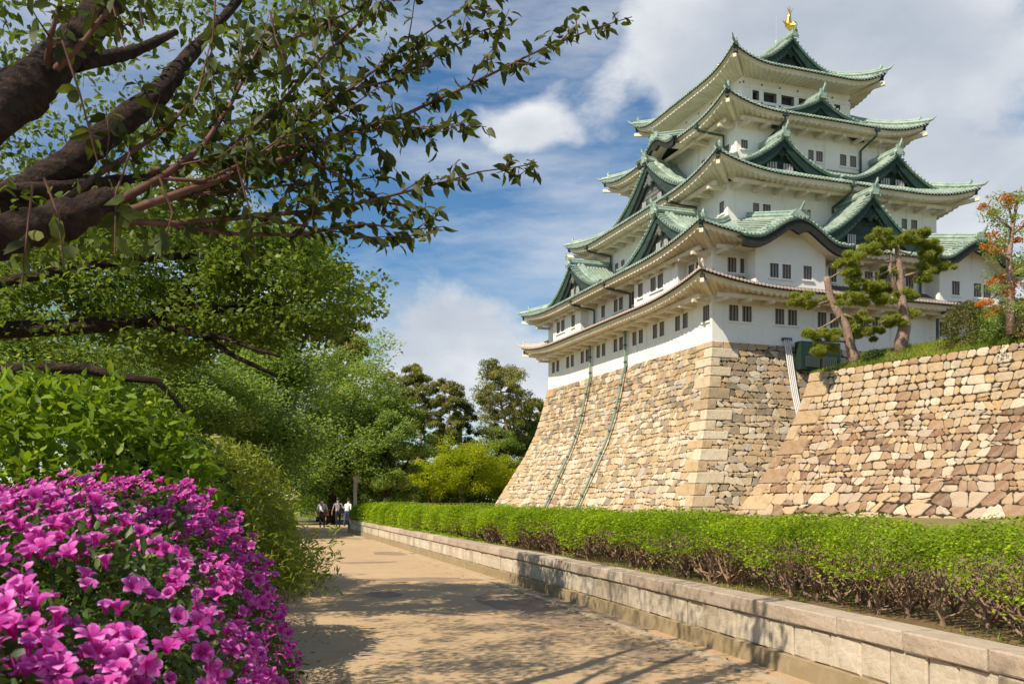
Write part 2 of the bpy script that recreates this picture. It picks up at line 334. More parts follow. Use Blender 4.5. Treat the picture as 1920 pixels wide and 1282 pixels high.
# ================================================================== STONE WALLS
def courses(u0, u1, v0, v1, w, h, wav, jit):
    """rough coursed masonry: wavy beds, slanted joints, knocked-off corners; a few tall and split stones"""
    lv = [v0]
    while lv[-1] < v1-.55*h: lv.append(lv[-1]+h*random.choice((.86, .95, 1., 1.06, 1.16)))
    k = (v1-v0)/(lv[-1]-v0); lv = [v0+(x-v0)*k for x in lv]; n = len(lv)
    ph = [(random.random()*6, random.random()*6, random.uniform(.25, .6), random.uniform(.9, 1.7)) for _ in lv]
    def bed(i, u):
        if i == 0 or i == n-1: return lv[i]
        a, b, f, g = ph[i]; return lv[i]+wav*h*(math.sin(u*f+a)+.7*math.sin(u*g+b))
    out = []
    def stone(ua, ub, uc, ud, lo, hi):          # bottom ua..ub, top uc..ud, lo/hi bed functions
        P = []
        def corner(u, v, su, sv):
            c = random.uniform(.07, .36)*h; e = random.uniform(.07, .36)*h; a = (u+su*c, v); b = (u, v+sv*e); return [b, a] if su*sv > 0 else [a, b]
        j = lambda: random.uniform(-jit, jit)*h*.5
        P += corner(ua, lo(ua)+j()*.3, 1, 1); um = (ua+ub)/2; P.append((um, lo(um)+j()*.5)); P += corner(ub, lo(ub)+j()*.3, -1, 1)
        P += corner(ud, hi(ud)+j()*.3, -1, -1); um = (uc+ud)/2; P.append((um, hi(um)+j()*.5)); P += corner(uc, hi(uc)+j()*.3, 1, -1)
        out.append(P)
    for i in range(n-1):
        u = u0-random.random()*w; s = random.uniform(-jit, jit)*w*.4
        while u < u1:
            ww = w*random.choice((.55, .7, .85, 1., 1.1, 1.25, 1.6)); s2 = random.uniform(-jit, jit)*w*.45
            lo, hi = (lambda x, i=i: bed(i, x)), (lambda x, i=i: bed(i+1, x))
            if random.random() < jit*.16:
                t = random.uniform(.38, .62); md = lambda x, i=i, t=t: bed(i, x)*(1-t)+bed(i+1, x)*t+.06*h*math.sin(x*3)
                sm = s*(1-t)-s*t, s2*(1-t)-s2*t
                stone(u-s, u+ww-s2, u-s+2*s*t, u+ww-s2+2*s2*t, lo, md); stone(u-s+2*s*t, u+ww-s2+2*s2*t, u+s, u+ww+s2, md, hi)
            else: stone(u-s, u+ww-s2, u+s, u+ww+s2, lo, hi)
            u += ww; s = s2
    return out
def stone_geo(poly, smap, size, clampf=None):
    # merge short edges, shrink, lift into a faceted block
    P = []
    for p in poly:
        if not P or math.hypot(p[0]-P[-1][0], p[1]-P[-1][1]) > .05*size: P.append(p)
    if len(P) > 3 and math.hypot(P[0][0]-P[-1][0], P[0][1]-P[-1][1]) < .09*size: P.pop()
    if clampf: P = [clampf(p) for p in P]
    n = len(P)
    if n < 3: return None
    cu = sum(p[0] for p in P)/n; cv = sum(p[1] for p in P)/n
    area = abs(sum(P[i][0]*P[(i+1) % n][1]-P[(i+1) % n][0]*P[i][1] for i in range(n)))/2
    if area < .03*size*size: return None
    mr = math.sqrt(area); hu = (max(p[0] for p in P)-min(p[0] for p in P))/2; hv = (max(p[1] for p in P)-min(p[1] for p in P))/2
    def shr(p, d):
        return (cu+(p[0]-cu)*max(.3, 1-d/hu), cv+(p[1]-cv)*max(.3, 1-d/hv))
    pr = random.uniform(.02, .09)*min(1.3, size)
    rings = [([shr(p, .026*size) for p in P], -.16), ([shr(p, .032*size) for p in P], pr*.25), ([shr(p, .085*size) for p in P], pr)]
    V = []
    for ring, dd in rings:
        for p in ring: V.append(smap(p[0], p[1], dd+(random.uniform(-.02, .02)*size if dd == pr else 0)))
    V.append(smap(cu+random.uniform(-.15, .15)*mr, cv+random.uniform(-.15, .15)*mr, pr+random.uniform(.0, .06)*size))
    F_ = [(a+i, a+(i+1) % n, a+n+(i+1) % n, a+n+i) for a in (0, n) for i in range(n)]+[(2*n+i, 2*n+(i+1) % n, 3*n) for i in range(n)]
    return V, F_, area, (cu, cv)
def stones_to(parent, items, mt, limit=300):
    # items: (V, F, weight, tone) ; the stones that show largest become parts, the rest one joined part
    items.sort(key=lambda t: -t[2]); px, py, pz = parent.location
    rest = MB()
    for i, (V, F_, wgt, tone) in enumerate(items):
        if i < limit:
            c = np.mean(np.array(V), axis=0); me = bpy.data.meshes.new('stone'); me.from_pydata([tuple(np.array(v)-c) for v in V], [], F_); me.materials.append(mt)
            a = me.attributes.new('tone', 'FLOAT', 'POINT'); a.data.foreach_set('value', np.full(len(V), tone, dtype=np.float32)); me.update()
            o = obj('stone', me, parent); o.location = (c[0]-px, c[1]-py, c[2]-pz)
        else: rest.add(V, F_, tone)
    if rest.v: o = rest.build('stones', mt); kid(o, parent); tag(o, kind='stuff')

KA, KB, ZB = 15.63, 17.5, 14.25        # keep plan half sizes, top of the stone base
_oz = [14.3, 12., 9.3, 6.6, 4.5, 2.2, .6, -.5]; _oo = [0, .42, 1.05, 2.05, 3.1, 4.2, 5.0, 5.5]
def ko(z): return float(np.interp(-z, [-q for q in _oz], _oo))
base = empty('keep_stone_base', (0, 0, .5), 'tall flared base of fitted tan stones carrying the white castle keep', 'stone base')
def smap_left(u, v, d): k = (ko(v-.2)-ko(v+.2))/.4; n = math.hypot(1, k); return (-KA-ko(v)-d/n, u, v+d*k/n)
def smap_front(u, v, d): k = (ko(v-.2)-ko(v+.2))/.4; n = math.hypot(1, k); return (u, -KB-ko(v)-d/n, v+d*k/n)
items = []
camp = np.array([CAMX, CAMY, EYE])
def weight(area, V, nrm):
    c = np.mean(np.array(V), axis=0)-camp; D = np.linalg.norm(c); return area*abs(c@nrm)/D**3
def ktone(v):
    t = random.random()
    if v > 8.: return min(1, max(0, random.choice([.1, .17, .22, .28, .36, .42, .45, .5, .56, .62, .7, .78, .9, .92])+random.uniform(-.07, .07)))
    return min(1, max(0, random.choice([.2, .3, .42, .5, .55, .62, .65, .72, .78, .82, .88])+random.uniform(-.08, .08)))
for poly in courses(-23, 23, .1, ZB-.03, .80, .50, .17, .55):
    def cl(p): lim = KB+ko(p[1])-.15; return (max(-lim, min(lim, p[0])), max(.1, min(ZB-.03, p[1])))
    g = stone_geo(poly, smap_left, .56, cl)
    if g: items.append((g[0], g[1], weight(g[2], g[0], np.array([-1, 0, 0])), ktone(g[3][1])))
for poly in courses(-21.5, 6, .1, ZB-.03, .76, .54, .17, .55):
    def cl(p): lim = KA+ko(p[1])-.15; return (max(-lim, p[0]), max(.1, min(ZB-.03, p[1])))
    g = stone_geo(poly, smap_front, .58, cl)
    if g: items.append((g[0], g[1], weight(g[2], g[0], np.array([0, -1, 0])), ktone(g[3][1])))
stones_to(base, items, M['stone_keep'])
bk = MB(); zs = np.linspace(-.3, ZB-.02, 14); rows = []
for z in zs:
    o = ko(z)-.06; rows.append([(-KA-o, -KB-o, z), (KA+o, -KB-o, z), (KA+o, KB+o, z), (-KA-o, KB+o, z), (-KA-o, -KB-o, z)])
bk.grid(rows); bk.add([(-KA, -KB, ZB-.03), (KA, -KB, ZB-.03), (KA, KB, ZB-.03), (-KA, KB, ZB-.03)], [(0, 1, 2, 3)])
kid(bk.build('joint_core', M['stone_joint']), base)
def quoins(parent, zlo, zhi, corner, ex, ey, of, mt, proud, hh, tones):
    # corner(z)-> plan point; ex, ey unit plan vectors along both faces away from the corner
    z = zlo; k = 0; px, py, pz = parent.location
    while z < zhi-.15:
        h = min(hh*random.uniform(.85, 1.2), zhi-z); z1 = z+h-.03
        if zhi-z1 < .4: z1 = zhi-.02; h = zhi-z
        la, lb = (random.uniform(1.9, 2.6), random.uniform(.8, 1.15)) if k % 2 else (random.uniform(.85, 1.2), random.uniform(1.9, 2.5))
        V = []
        for zz in (z, z1):
            c = np.array(corner(zz))-np.array(ex)*proud-np.array(ey)*proud
            for (i, j) in ((0, 0), (1, 0), (1, 1), (0, 1)): q = c+np.array(ex)*la*i+np.array(ey)*lb*j; V.append((q[0]+random.uniform(-.02, .02), q[1]+random.uniform(-.02, .02), zz+random.uniform(-.015, .015)))
        c = np.mean(np.array(V), axis=0); me = bpy.data.meshes.new('corner_stone')
        me.from_pydata([tuple(np.array(v)-c) for v in V], [], [(3, 2, 1, 0), (4, 5, 6, 7), (0, 1, 5, 4), (1, 2, 6, 5), (2, 3, 7, 6), (3, 0, 4, 7)]); me.materials.append(mt)
        a = me.attributes.new('tone', 'FLOAT', 'POINT'); a.data.foreach_set('value', np.full(8, random.choice(tones), dtype=np.float32)); me.update()
        o = obj('corner_stone', me, parent); o.location = (c[0]-px, c[1]-py, c[2]-pz); bv = o.modifiers.new('bevel', 'BEVEL'); bv.width = .07; bv.segments = 1
        z += h; k += 1
quoins(base, .1, ZB-.01, lambda z: (-KA-ko(z), -KB-ko(z)), (1, 0), (0, 1), None, M['stone_keep'], .10, .80, [.42, .5, .58, .64, .72, .78, .3])
quoins(base, .1, ZB-.01, lambda z: (-KA-ko(z), KB+ko(z)), (1, 0), (0, -1), None, M['stone_keep'], .10, .80, [.5, .58, .64, .45, .4])

# rampart in front of the keep's front side
RC = np.array([-15.5, -29.7]); RD = np.array([.188, -.982]); RN = np.array([-.982, -.188]); RH = 10.1
def ro(z): t = max(0, (RH-z)/9.5); return 3.5*(.45*t+.55*t*t)
def rpt(u, v, d):
    k = (ro(v-.2)-ro(v+.2))/.4; n = math.hypot(1, k); p = RC+RD*u+RN*(ro(v)+d/n); return (p[0], p[1], v+d*k/n)
ramp = empty('stone_rampart', (-15, -40, .5), 'long stone rampart of squared brown and cream blocks topped with grass', 'rampart')
items = []
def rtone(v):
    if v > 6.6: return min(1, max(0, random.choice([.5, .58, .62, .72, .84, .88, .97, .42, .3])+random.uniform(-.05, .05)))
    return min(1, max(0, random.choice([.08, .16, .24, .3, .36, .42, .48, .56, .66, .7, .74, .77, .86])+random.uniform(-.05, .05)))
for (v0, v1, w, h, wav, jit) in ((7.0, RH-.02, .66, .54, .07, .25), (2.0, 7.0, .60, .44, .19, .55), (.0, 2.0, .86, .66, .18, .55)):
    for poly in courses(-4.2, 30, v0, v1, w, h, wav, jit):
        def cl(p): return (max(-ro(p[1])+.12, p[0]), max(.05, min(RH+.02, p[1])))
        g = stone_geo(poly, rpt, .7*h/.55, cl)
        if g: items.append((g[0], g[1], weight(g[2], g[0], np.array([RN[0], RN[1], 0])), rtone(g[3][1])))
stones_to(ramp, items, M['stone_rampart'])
bk = MB(); rows = []
for z in np.linspace(-.3, RH-.02, 12):
    o = ro(z)-.05; A = RC+RN*o-RD*o; B_ = RC+RD*34+RN*o; C_ = B_-RN*(o+26); D_ = A-RN*(o+26)
    rows.append([(*A, z), (*B_, z), (*C_, z), (*D_, z), (*A, z)])
bk.grid(rows); bk.add([(*q[:2], RH-.03) for q in rows[-1][:4]], [(0, 1, 2, 3)]); kid(bk.build('joint_core', M['stone_joint']), ramp)
quoins(ramp, .05, RH, lambda z: tuple(RC+RN*ro(z)-RD*ro(z)), tuple(RD), tuple(-RN), None, M['stone_rampart'], .12, .95, [.52, .58, .47, .62, .44, .3])
# grassy bank on the rampart
def bank_h(s): return 1.15*min(1, s/2.2)-.25*max(0, (s-2.6)/3)
rows = []
for u in np.linspace(-.3, 34, 70):
    r = []
    for s in np.linspace(.25, 9, 14): p = RC+RD*u-RN*s; r.append((p[0], p[1], RH-.01+bank_h(s-.25)*min(1, (u+.3)/3.+.15)+.06*math.sin(u*1.3+s)))
    rows.append(r)
b = MB(); b.grid(rows); gb = tag(b.build('grass_bank', M['lawn_ground'], smooth=True), kind='structure')
def blades(name, P, Nn, L, mt, label, parent=None, wd=.012, lean=.35, tonef=None):
    n = len(P); ax = Nn+RNG.normal(0, lean, (n, 3)); ax /= np.linalg.norm(ax, axis=1)[:, None]
    sd = np.cross(ax, RNG.normal(0, 1, (n, 3))); sd /= np.linalg.norm(sd, axis=1)[:, None]+1e-9
    Ln = L*RNG.uniform(.5, 1.3, n)[:, None]; V = np.empty((n, 3, 3)); V[:, 0] = P-sd*wd; V[:, 1] = P+sd*wd; V[:, 2] = P+ax*Ln+RNG.normal(0, .15, (n, 3))*Ln
    t = RNG.random(n) if tonef is None else tonef
    o = obj(name, np_mesh(name, V.reshape(-1, 3), np.arange(3*n).reshape(-1, 3), mt, np.repeat(t, 3)), parent)
    tag(o, label, 'grass' if label else None, kind='stuff'); return o
n = 46000; u = RNG.uniform(-.2, 30, n); s = .12+5.2*RNG.random(n)**1.3
bh = np.array([bank_h(max(0, q-.25)) for q in s])*np.minimum(1, (u+.3)/3.+.15)
P = np.stack([RC[0]+RD[0]*u-RN[0]*s, RC[1]+RD[1]*u-RN[1]*s, RH+bh-.02], 1)
blades('bank_grass', P, np.tile([0, 0, 1.], (n, 1)), .26, M['grass_blade'], 'sunlit grass growing along the top of the rampart', wd=.022, tonef=np.clip(RNG.normal(.5, .22, n)+.25*np.sin(u*.9), 0, 1))

# ================================================================== THE KEEP
keep = empty('castle_keep', (0, 0, ZB), 'white five storey castle keep with green copper roofs and gables', 'castle')
def K(o): return kid(o, keep)
def sp(side, u, out, z):
    return {'f': (u, -out, z), 'b': (u, out, z), 'l': (-out, u, z), 'r': (out, u, z)}[side]
def svec(side, u, out, z=0.): return np.array(sp(side, u, out, z))
def wall_face(b, side, ow, u0, u1, z0, z1, wins):
    us = sorted({u0, u1, *[w[0]-w[1]/2 for w in wins], *[w[0]+w[1]/2 for w in wins]}); zs = sorted({z0, z1, *[w[2] for w in wins], *[w[3] for w in wins]})
    for a, c in zip(us, us[1:]):
        for e, g in zip(zs, zs[1:]):
            m, k = (a+c)/2, (e+g)/2
            if any(abs(m-w[0]) < w[1]/2 and w[2] < k < w[3] for w in wins): continue
            b.add([sp(side, a, ow, e), sp(side, c, ow, e), sp(side, c, ow, g), sp(side, a, ow, g)], [(0, 1, 2, 3)])
def window(side, ow, w, bars=3, sill=True, deep=.38):
    uc, wd, z0, z1 = w; h = wd/2; b = MB()
    for (a, c, e, g) in ((-h, h, z0, z0), (-h, h, z1, z1)):
        b.add([sp(side, uc+a, ow, e), sp(side, uc+c, ow, e), sp(side, uc+c, ow-deep, e), sp(side, uc+a, ow-deep, e)], [(0, 1, 2, 3)])
    for a in (-h, h): b.add([sp(side, uc+a, ow, z0), sp(side, uc+a, ow, z1), sp(side, uc+a, ow-deep, z1), sp(side, uc+a, ow-deep, z0)], [(0, 1, 2, 3)])
    o = K(b.build('window', M['bar_paint']))
    b = MB(); b.add([sp(side, uc-h, ow-deep, z0), sp(side, uc+h, ow-deep, z0), sp(side, uc+h, ow-deep, z1), sp(side, uc-h, ow-deep, z1)], [(0, 1, 2, 3)])
    p = b.build('pane', M['window_dark']); p.parent = o
    if bars:
        b = MB(); e = np.abs(svec(side, 1, 0)); n_ = np.abs(svec(side, 0, 1))
        for k in range(bars):
            c = svec(side, uc-h+wd*(k+.5)/bars, ow-.20, (z0+z1)/2); b.box(c, (.075, .06, (z1-z0)/2), e, n_)
        p = b.build('bars', M['bar_paint']); p.parent = o
    if sill:
        b = MB(); e = np.abs(svec(side, 1, 0)); n_ = np.abs(svec(side, 0, 1)); b.box(svec(side, uc, ow+.02, z0-.085), (h+.16, .10, .07), e, n_)
        p = b.build('sill', M['plaster']); p.parent = o
    return o
def storey(a, b_, z0, z1, wins, name='wall'):
    b = MB()
    for side, ow, hl in (('f', b_, a), ('b', b_, a), ('l', a, b_), ('r', a, b_)):
        wall_face(b, side, ow, -hl, hl, z0, z1, wins.get(side, []))
    o = K(b.build(name, M['plaster']))
    for side, lst in wins.items():
        for w in lst: window(side, b_ if side in 'fb' else a, w)
    return o
def pairs(cs, wd=.9, gap=.35, z0=15.95, z1=17.24): return [(c+s*(wd+gap)/2, wd, z0, z1) for c in cs for s in (-1, 1)]
fr1 = pairs([-13.0, -8.6, -4.4, 0., 4.3, 8.6, 13.]); lf1 = pairs([15.28, 11.15, 7.25, 3.27, -.67, -4.7, -8.68, -12.67], .82, .45)+[(-16.6, .95, 15.95, 17.24)]
storey(KA, KB, ZB-.05, 18.6, {'f': fr1, 'l': lf1})
fr2 = pairs([-13.2], .82, .35, 19.85, 21.05)+[(-3.98, .85, 19.85, 21.05), (-.2, .85, 19.85, 21.05), (.9, .85, 19.85, 21.05), (4.2, .85, 19.85, 21.05)]+pairs([13.2], .82, .35, 19.85, 21.05)
lf2 = [(2.75, .85, 19.82, 21.08), (-.1, .85, 19.82, 21.08), (-1.25, .85, 19.82, 21.08), (-3.8, .7, 19.82, 21.08), (-14.3, .85, 19.82, 21.08), (-15.5, .85, 19.82, 21.08), (15.2, .85, 19.82, 21.08)]
storey(KA, KB, 18.6, 22.6, {'f': fr2, 'l': lf2})
fr3 = [(-8.56, .62, 26.25, 27.3), (-7.46, .8, 26.25, 27.3), (-3.2, .7, 26.25, 27.3), (7.6, .62, 26.6, 27.6), (8.75, .72, 26.6, 27.6)]
lf3 = [(-12.25, .7, 26.35, 27.4), (8.3, .8, 25.95, 27.), (6.8, .8, 25.95, 27.), (4.3, .8, 25.95, 27.), (-5., .8, 25.95, 27.)]
storey(11.4, 13.21, 24.8, 29.3, {'f': fr3, 'l': lf3})
fr4 = [(-7.8, .7, 33.15, 33.95), (-.6, .6, 32.95, 33.95), (.35, .75, 32.95, 33.95), (3.05, .72, 32.9, 34.0), (4.2, .72, 32.9, 34.0)]
lf4 = [(-8.8, .75, 33.0, 33.9), (-4.9, .9, 32.9, 33.95), (4.9, .9, 32.9, 33.95), (8.8, .75, 33., 33.9)]
storey(8.65, 10.33, 31.5, 36.2, {'f': fr4, 'l': lf4})
# top storey: band of wide windows between posts
fr5 = [(-4.66, .72, 39.15, 40.05), (-3.06, 1.44, 39.15, 40.05), (-1.08, 1.44, 39.15, 40.05), (.9, 1.44, 39.15, 40.05), (2.9, 1.44, 39.15, 40.05), (4.66, .72, 39.15, 40.05)]
lf5 = [(y, 1.5, 39.15, 40.05) for y in (-5.4, -3.24, -1.08, 1.08, 3.24, 5.4)]
b = MB()
for side, ow, hl, ws in (('f', 7.51, 6.21, fr5), ('b', 7.51, 6.21, []), ('l', 6.21, 7.51, lf5), ('r', 6.21, 7.51, [])): wall_face(b, side, ow, -hl, hl, 38.2, 41.6, ws)
K(b.build('wall', M['plaster']))
for side, ow, ws in (('f', 7.51, fr5), ('l', 6.21, lf5)):
    for w in ws: window(side, ow, w, bars=0, sill=False, deep=.5)
b = MB(); st = MB()
for side, ow, hl in (('f', 7.51, 6.21), ('l', 6.21, 7.51)):
    e = np.abs(svec(side, 1, 0)); n_ = np.abs(svec(side, 0, 1))
    for zz in (38.9, 40.2, 40.62): b.box(svec(side, 0, ow+.03, zz), (hl+.03, .035, .05), e, n_)
    for k in range(7):
        u = -hl+.15+(2*hl-.3)*k/6
        for zz in (38.9, 40.62): st.box(svec(side, u, ow+.08, zz), (.07, .03, .07), e, n_)
K(b.build('timber_line', M['plaster'])); K(st.build('nail_covers', M['pipe_dark']))

# ---------------------------------------------------------------- ring roofs
def roof_ring(a, b_, ai, bi, aw, bw, ze, zt, lift, tile='copper_bed', cap='copper_rib', sp_=.36, skip=None, tiled=True, brackets=True):
    top = MB(); rib = MB(); fas = MB(); sof = MB(); ev = MB(); br = MB(); hips = []
    sk = skip or (lambda side, u, t: False)
    def zf(side, u, t, ha, hai):
        h = ha+(hai-ha)*t; q = min(1, abs(u)/h); g = max(0, (q-.45)/.55)**2.3
        return ze+(zt-ze)*(.72*t+.28*t*t)+lift*g*(1-t)**1.6
    for side in 'flbr':
        ha, hai, oo, oi, ow, hw = (a, ai, b_, bi, bw, aw) if side in 'fb' else (b_, bi, a, ai, aw, bw)
        nt = 8; nu = 48
        for j in range(nt):
            t0, t1 = j/nt, (j+1)/nt
            for i in range(nu):
                q0, q1 = -1+2*i/nu, -1+2*(i+1)/nu
                c = [(q0, t0), (q1, t0), (q1, t1), (q0, t1)]
                um = (q0+q1)/2*(ha+(hai-ha)*(t0+t1)/2)
                if sk(side, um, (t0+t1)/2): continue
                vs = []
                for q, t in c: h = ha+(hai-ha)*t; u = q*h; vs.append(sp(side, u, oo+(oi-oo)*t, zf(side, u, t, ha, hai)))
                top.add(vs, [(0, 1, 2, 3)])
        if side in 'fl':
            n = int(2*ha/sp_); us = [-ha+2*ha*(i+.5)/n for i in range(n)]
            for u in us:
                tm = min(1, (ha-abs(u))/(ha-hai)) if ha > hai else 1
                ts = [tm*k/6 for k in range(7)]; ts = [t for t in ts if not sk(side, u, t+.01)]
                if len(ts) < 2: continue
                L_ = [[], [], [], []]
                for k, t in enumerate(ts):
                    o_ = oo+(oi-oo)*t+(.06 if t == 0 else 0); z = zf(side, u, t, ha, hai)
                    for r, (du, dz) in zip(L_, ((-.105, 0), (-.06, .13), (.06, .13), (.105, 0))): r.append(sp(side, u+du, o_, z+dz))
                rib.grid(L_)
                if ts[0] == 0: rib.add([r[0] for r in L_]+[sp(side, u-.09, oo+.06, zf(side, u, 0, ha, hai)-.10), sp(side, u+.09, oo+.06, zf(side, u, 0, ha, hai)-.10)], [(0, 1, 2, 3, 5, 4)])
        # eave edge, plastered board, waved soffit
        nn = max(40, int(2*ha/.14)); per = .60
        pr = [[], [], [], []]; segs = []
        for i in range(nn+1):
            u = -ha+2*ha*i/nn
            segs.append((u, zf(side, u, 0, ha, hai)))
        for (u0, z0), (u1, z1) in zip(segs, segs[1:]):
            um = (u0+u1)/2
            if sk(side, um, .02): continue
            fas.add([sp(side, u0, oo, z0+.02), sp(side, u1, oo, z1+.02), sp(side, u1, oo-.05, z1-.17), sp(side, u0, oo-.05, z0-.17)], [(0, 1, 2, 3)])
            c0 = min(1, (ha-.3)/ha); v0, v1 = u0*c0, u1*c0
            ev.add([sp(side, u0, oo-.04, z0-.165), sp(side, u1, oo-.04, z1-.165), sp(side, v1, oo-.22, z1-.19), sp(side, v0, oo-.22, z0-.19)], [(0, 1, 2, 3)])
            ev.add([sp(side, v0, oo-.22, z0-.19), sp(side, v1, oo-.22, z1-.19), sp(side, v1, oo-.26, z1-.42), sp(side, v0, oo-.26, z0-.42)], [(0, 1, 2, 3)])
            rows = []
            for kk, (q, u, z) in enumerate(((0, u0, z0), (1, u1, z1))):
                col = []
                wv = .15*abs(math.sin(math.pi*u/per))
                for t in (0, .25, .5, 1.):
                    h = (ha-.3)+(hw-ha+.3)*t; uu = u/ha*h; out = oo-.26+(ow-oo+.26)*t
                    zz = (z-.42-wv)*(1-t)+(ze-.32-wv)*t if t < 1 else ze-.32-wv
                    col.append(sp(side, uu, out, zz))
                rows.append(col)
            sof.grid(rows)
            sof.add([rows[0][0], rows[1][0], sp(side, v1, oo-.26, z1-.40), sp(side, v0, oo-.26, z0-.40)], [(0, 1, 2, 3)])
        if brackets and side in 'fl':
            e = np.abs(svec(side, 1, 0)); n_ = np.abs(svec(side, 0, 1)); ov = oo-ow
            br.box(svec(side, 0, ow+ov*.52, ze-.62), (hw+ov*.12, .13, .15), e, n_)
            nb = int(2*hw/2.1)
            for k in range(nb+1):
                u = -hw+.4+(2*hw-.8)*k/nb
                if sk(side, u, .02): continue
                br.box(svec(side, u, ow+ov*.31, ze-.86), (.17, ov*.33, .13), e, n_)
    # hip ridges and their end tiles
    for sx in (-1, 1):
        for sy in (-1, 1):
            hip = MB(); pts = []
            for k in range(9):
                t = k/8; x = a+(ai-a)*t; y = b_+(bi-b_)*t; pts.append((sx*x, sy*y, zf('f', x, t, a, ai)+.16))
            d = np.array(pts[0])-np.array(pts[1]); d /= np.linalg.norm(d)
            hip.tube(pts, [.24]*9, 6); hip.tube([np.array(p)+(0, 0, .22) for p in pts[1:]], [.15]*8, 6)
            p0 = np.array(pts[0]); hip.tube([p0-d*.1, p0+d*.3+(0, 0, .10), p0+d*.62+(0, 0, .38)], [.17, .11, .03], 5)
            p1 = np.array(pts[1]); hip.tube([p1+(0, 0, .2), p1+d*.15+(0, 0, .5), p1+d*.05+(0, 0, .8)], [.2, .13, .02], 5)
            hips.append(hip)
            ev.box(np.array([sx*(aw+(a-aw)*.5), sy*(bw+(b_-bw)*.5), ze-.36+lift*.25]), (.16, math.hypot(a-aw, b_-bw)*.46, .16), np.array([sy, -sx, 0])/2**.5, np.array([sx, sy, .22])/2.06**.5)
            fas.box(p0-d*.55+(0, 0, -.62), (.17, .25, .19), np.array([d[1], -d[0], 0])/math.hypot(d[0], d[1]), np.array([d[0], d[1], 0])/math.hypot(d[0], d[1]))
    r = K(top.build('roof', M[tile]))
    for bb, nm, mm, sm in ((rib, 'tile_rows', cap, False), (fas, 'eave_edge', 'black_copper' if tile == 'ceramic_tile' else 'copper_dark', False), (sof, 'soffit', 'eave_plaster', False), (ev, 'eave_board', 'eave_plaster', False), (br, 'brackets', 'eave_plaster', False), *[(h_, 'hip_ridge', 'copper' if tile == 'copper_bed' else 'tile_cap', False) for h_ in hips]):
        if bb.v:
            o = bb.build(nm, M[mm], smooth=sm); o.parent = r
            if nm in ('tile_rows', 'brackets'): o['kind'] = 'stuff'
    return r
def bell(q): return .5+.5*math.cos(math.pi*min(1, q/.80))
KARA = [('f', -9.4, 5.4, 20.55), ('f', 9.4, 5.4, 20.55)]
def skip2(side, u, t): return side == 'f' and t < .33 and any(abs(u-c) < 4.7-t*2 for c in (-9.4, 9.4))
def skip4(side, u, t): return side == 'l' and t < .30 and abs(u+.6) < 3.0-t*2
roof_ring(18.07, 19.81, 15.6, 17.47, KA, KB, 18.3, 19.5, 1.0, tile='ceramic_tile', cap='ceramic_tile', sp_=.34)
roof_ring(18.19, 19.82, 11.38, 13.19, KA, KB, 22.1, 25.5, 1.0, skip=skip2)
roof_ring(14.13, 15.82, 8.63, 10.31, 11.4, 13.21, 29.15, 32.3, 1.3)
roof_ring(11.15, 12.58, 6.19, 7.49, 8.65, 10.33, 36.0, 38.75, 1.25, skip=skip4)
roof_ring(8.59, 9.88, 4.72, 6.5, 6.21, 7.51, 41.55, 43.35, 1.3, brackets=False)
# pale round end tiles on the lowest grey roof
b = MB()
for side, ha, oo in (('f', 18.07, 19.81), ('l', 19.81, 18.07)):
    n = int(2*ha/.34); e = np.abs(svec(side, 1, 0)); nv = svec(side, 0, 1)
    for i in range(n):
        u = -ha+2*ha*(i+.5)/n; q = abs(u)/ha; z = 18.3+1.0*max(0, (q-.45)/.55)**2.3
        c = svec(side, u, oo+.02, z+.03); b.tube([c, c+nv*.12], .115, 6)
K(b.build('end_tiles', M['tile_cap']))['kind'] = 'stuff'

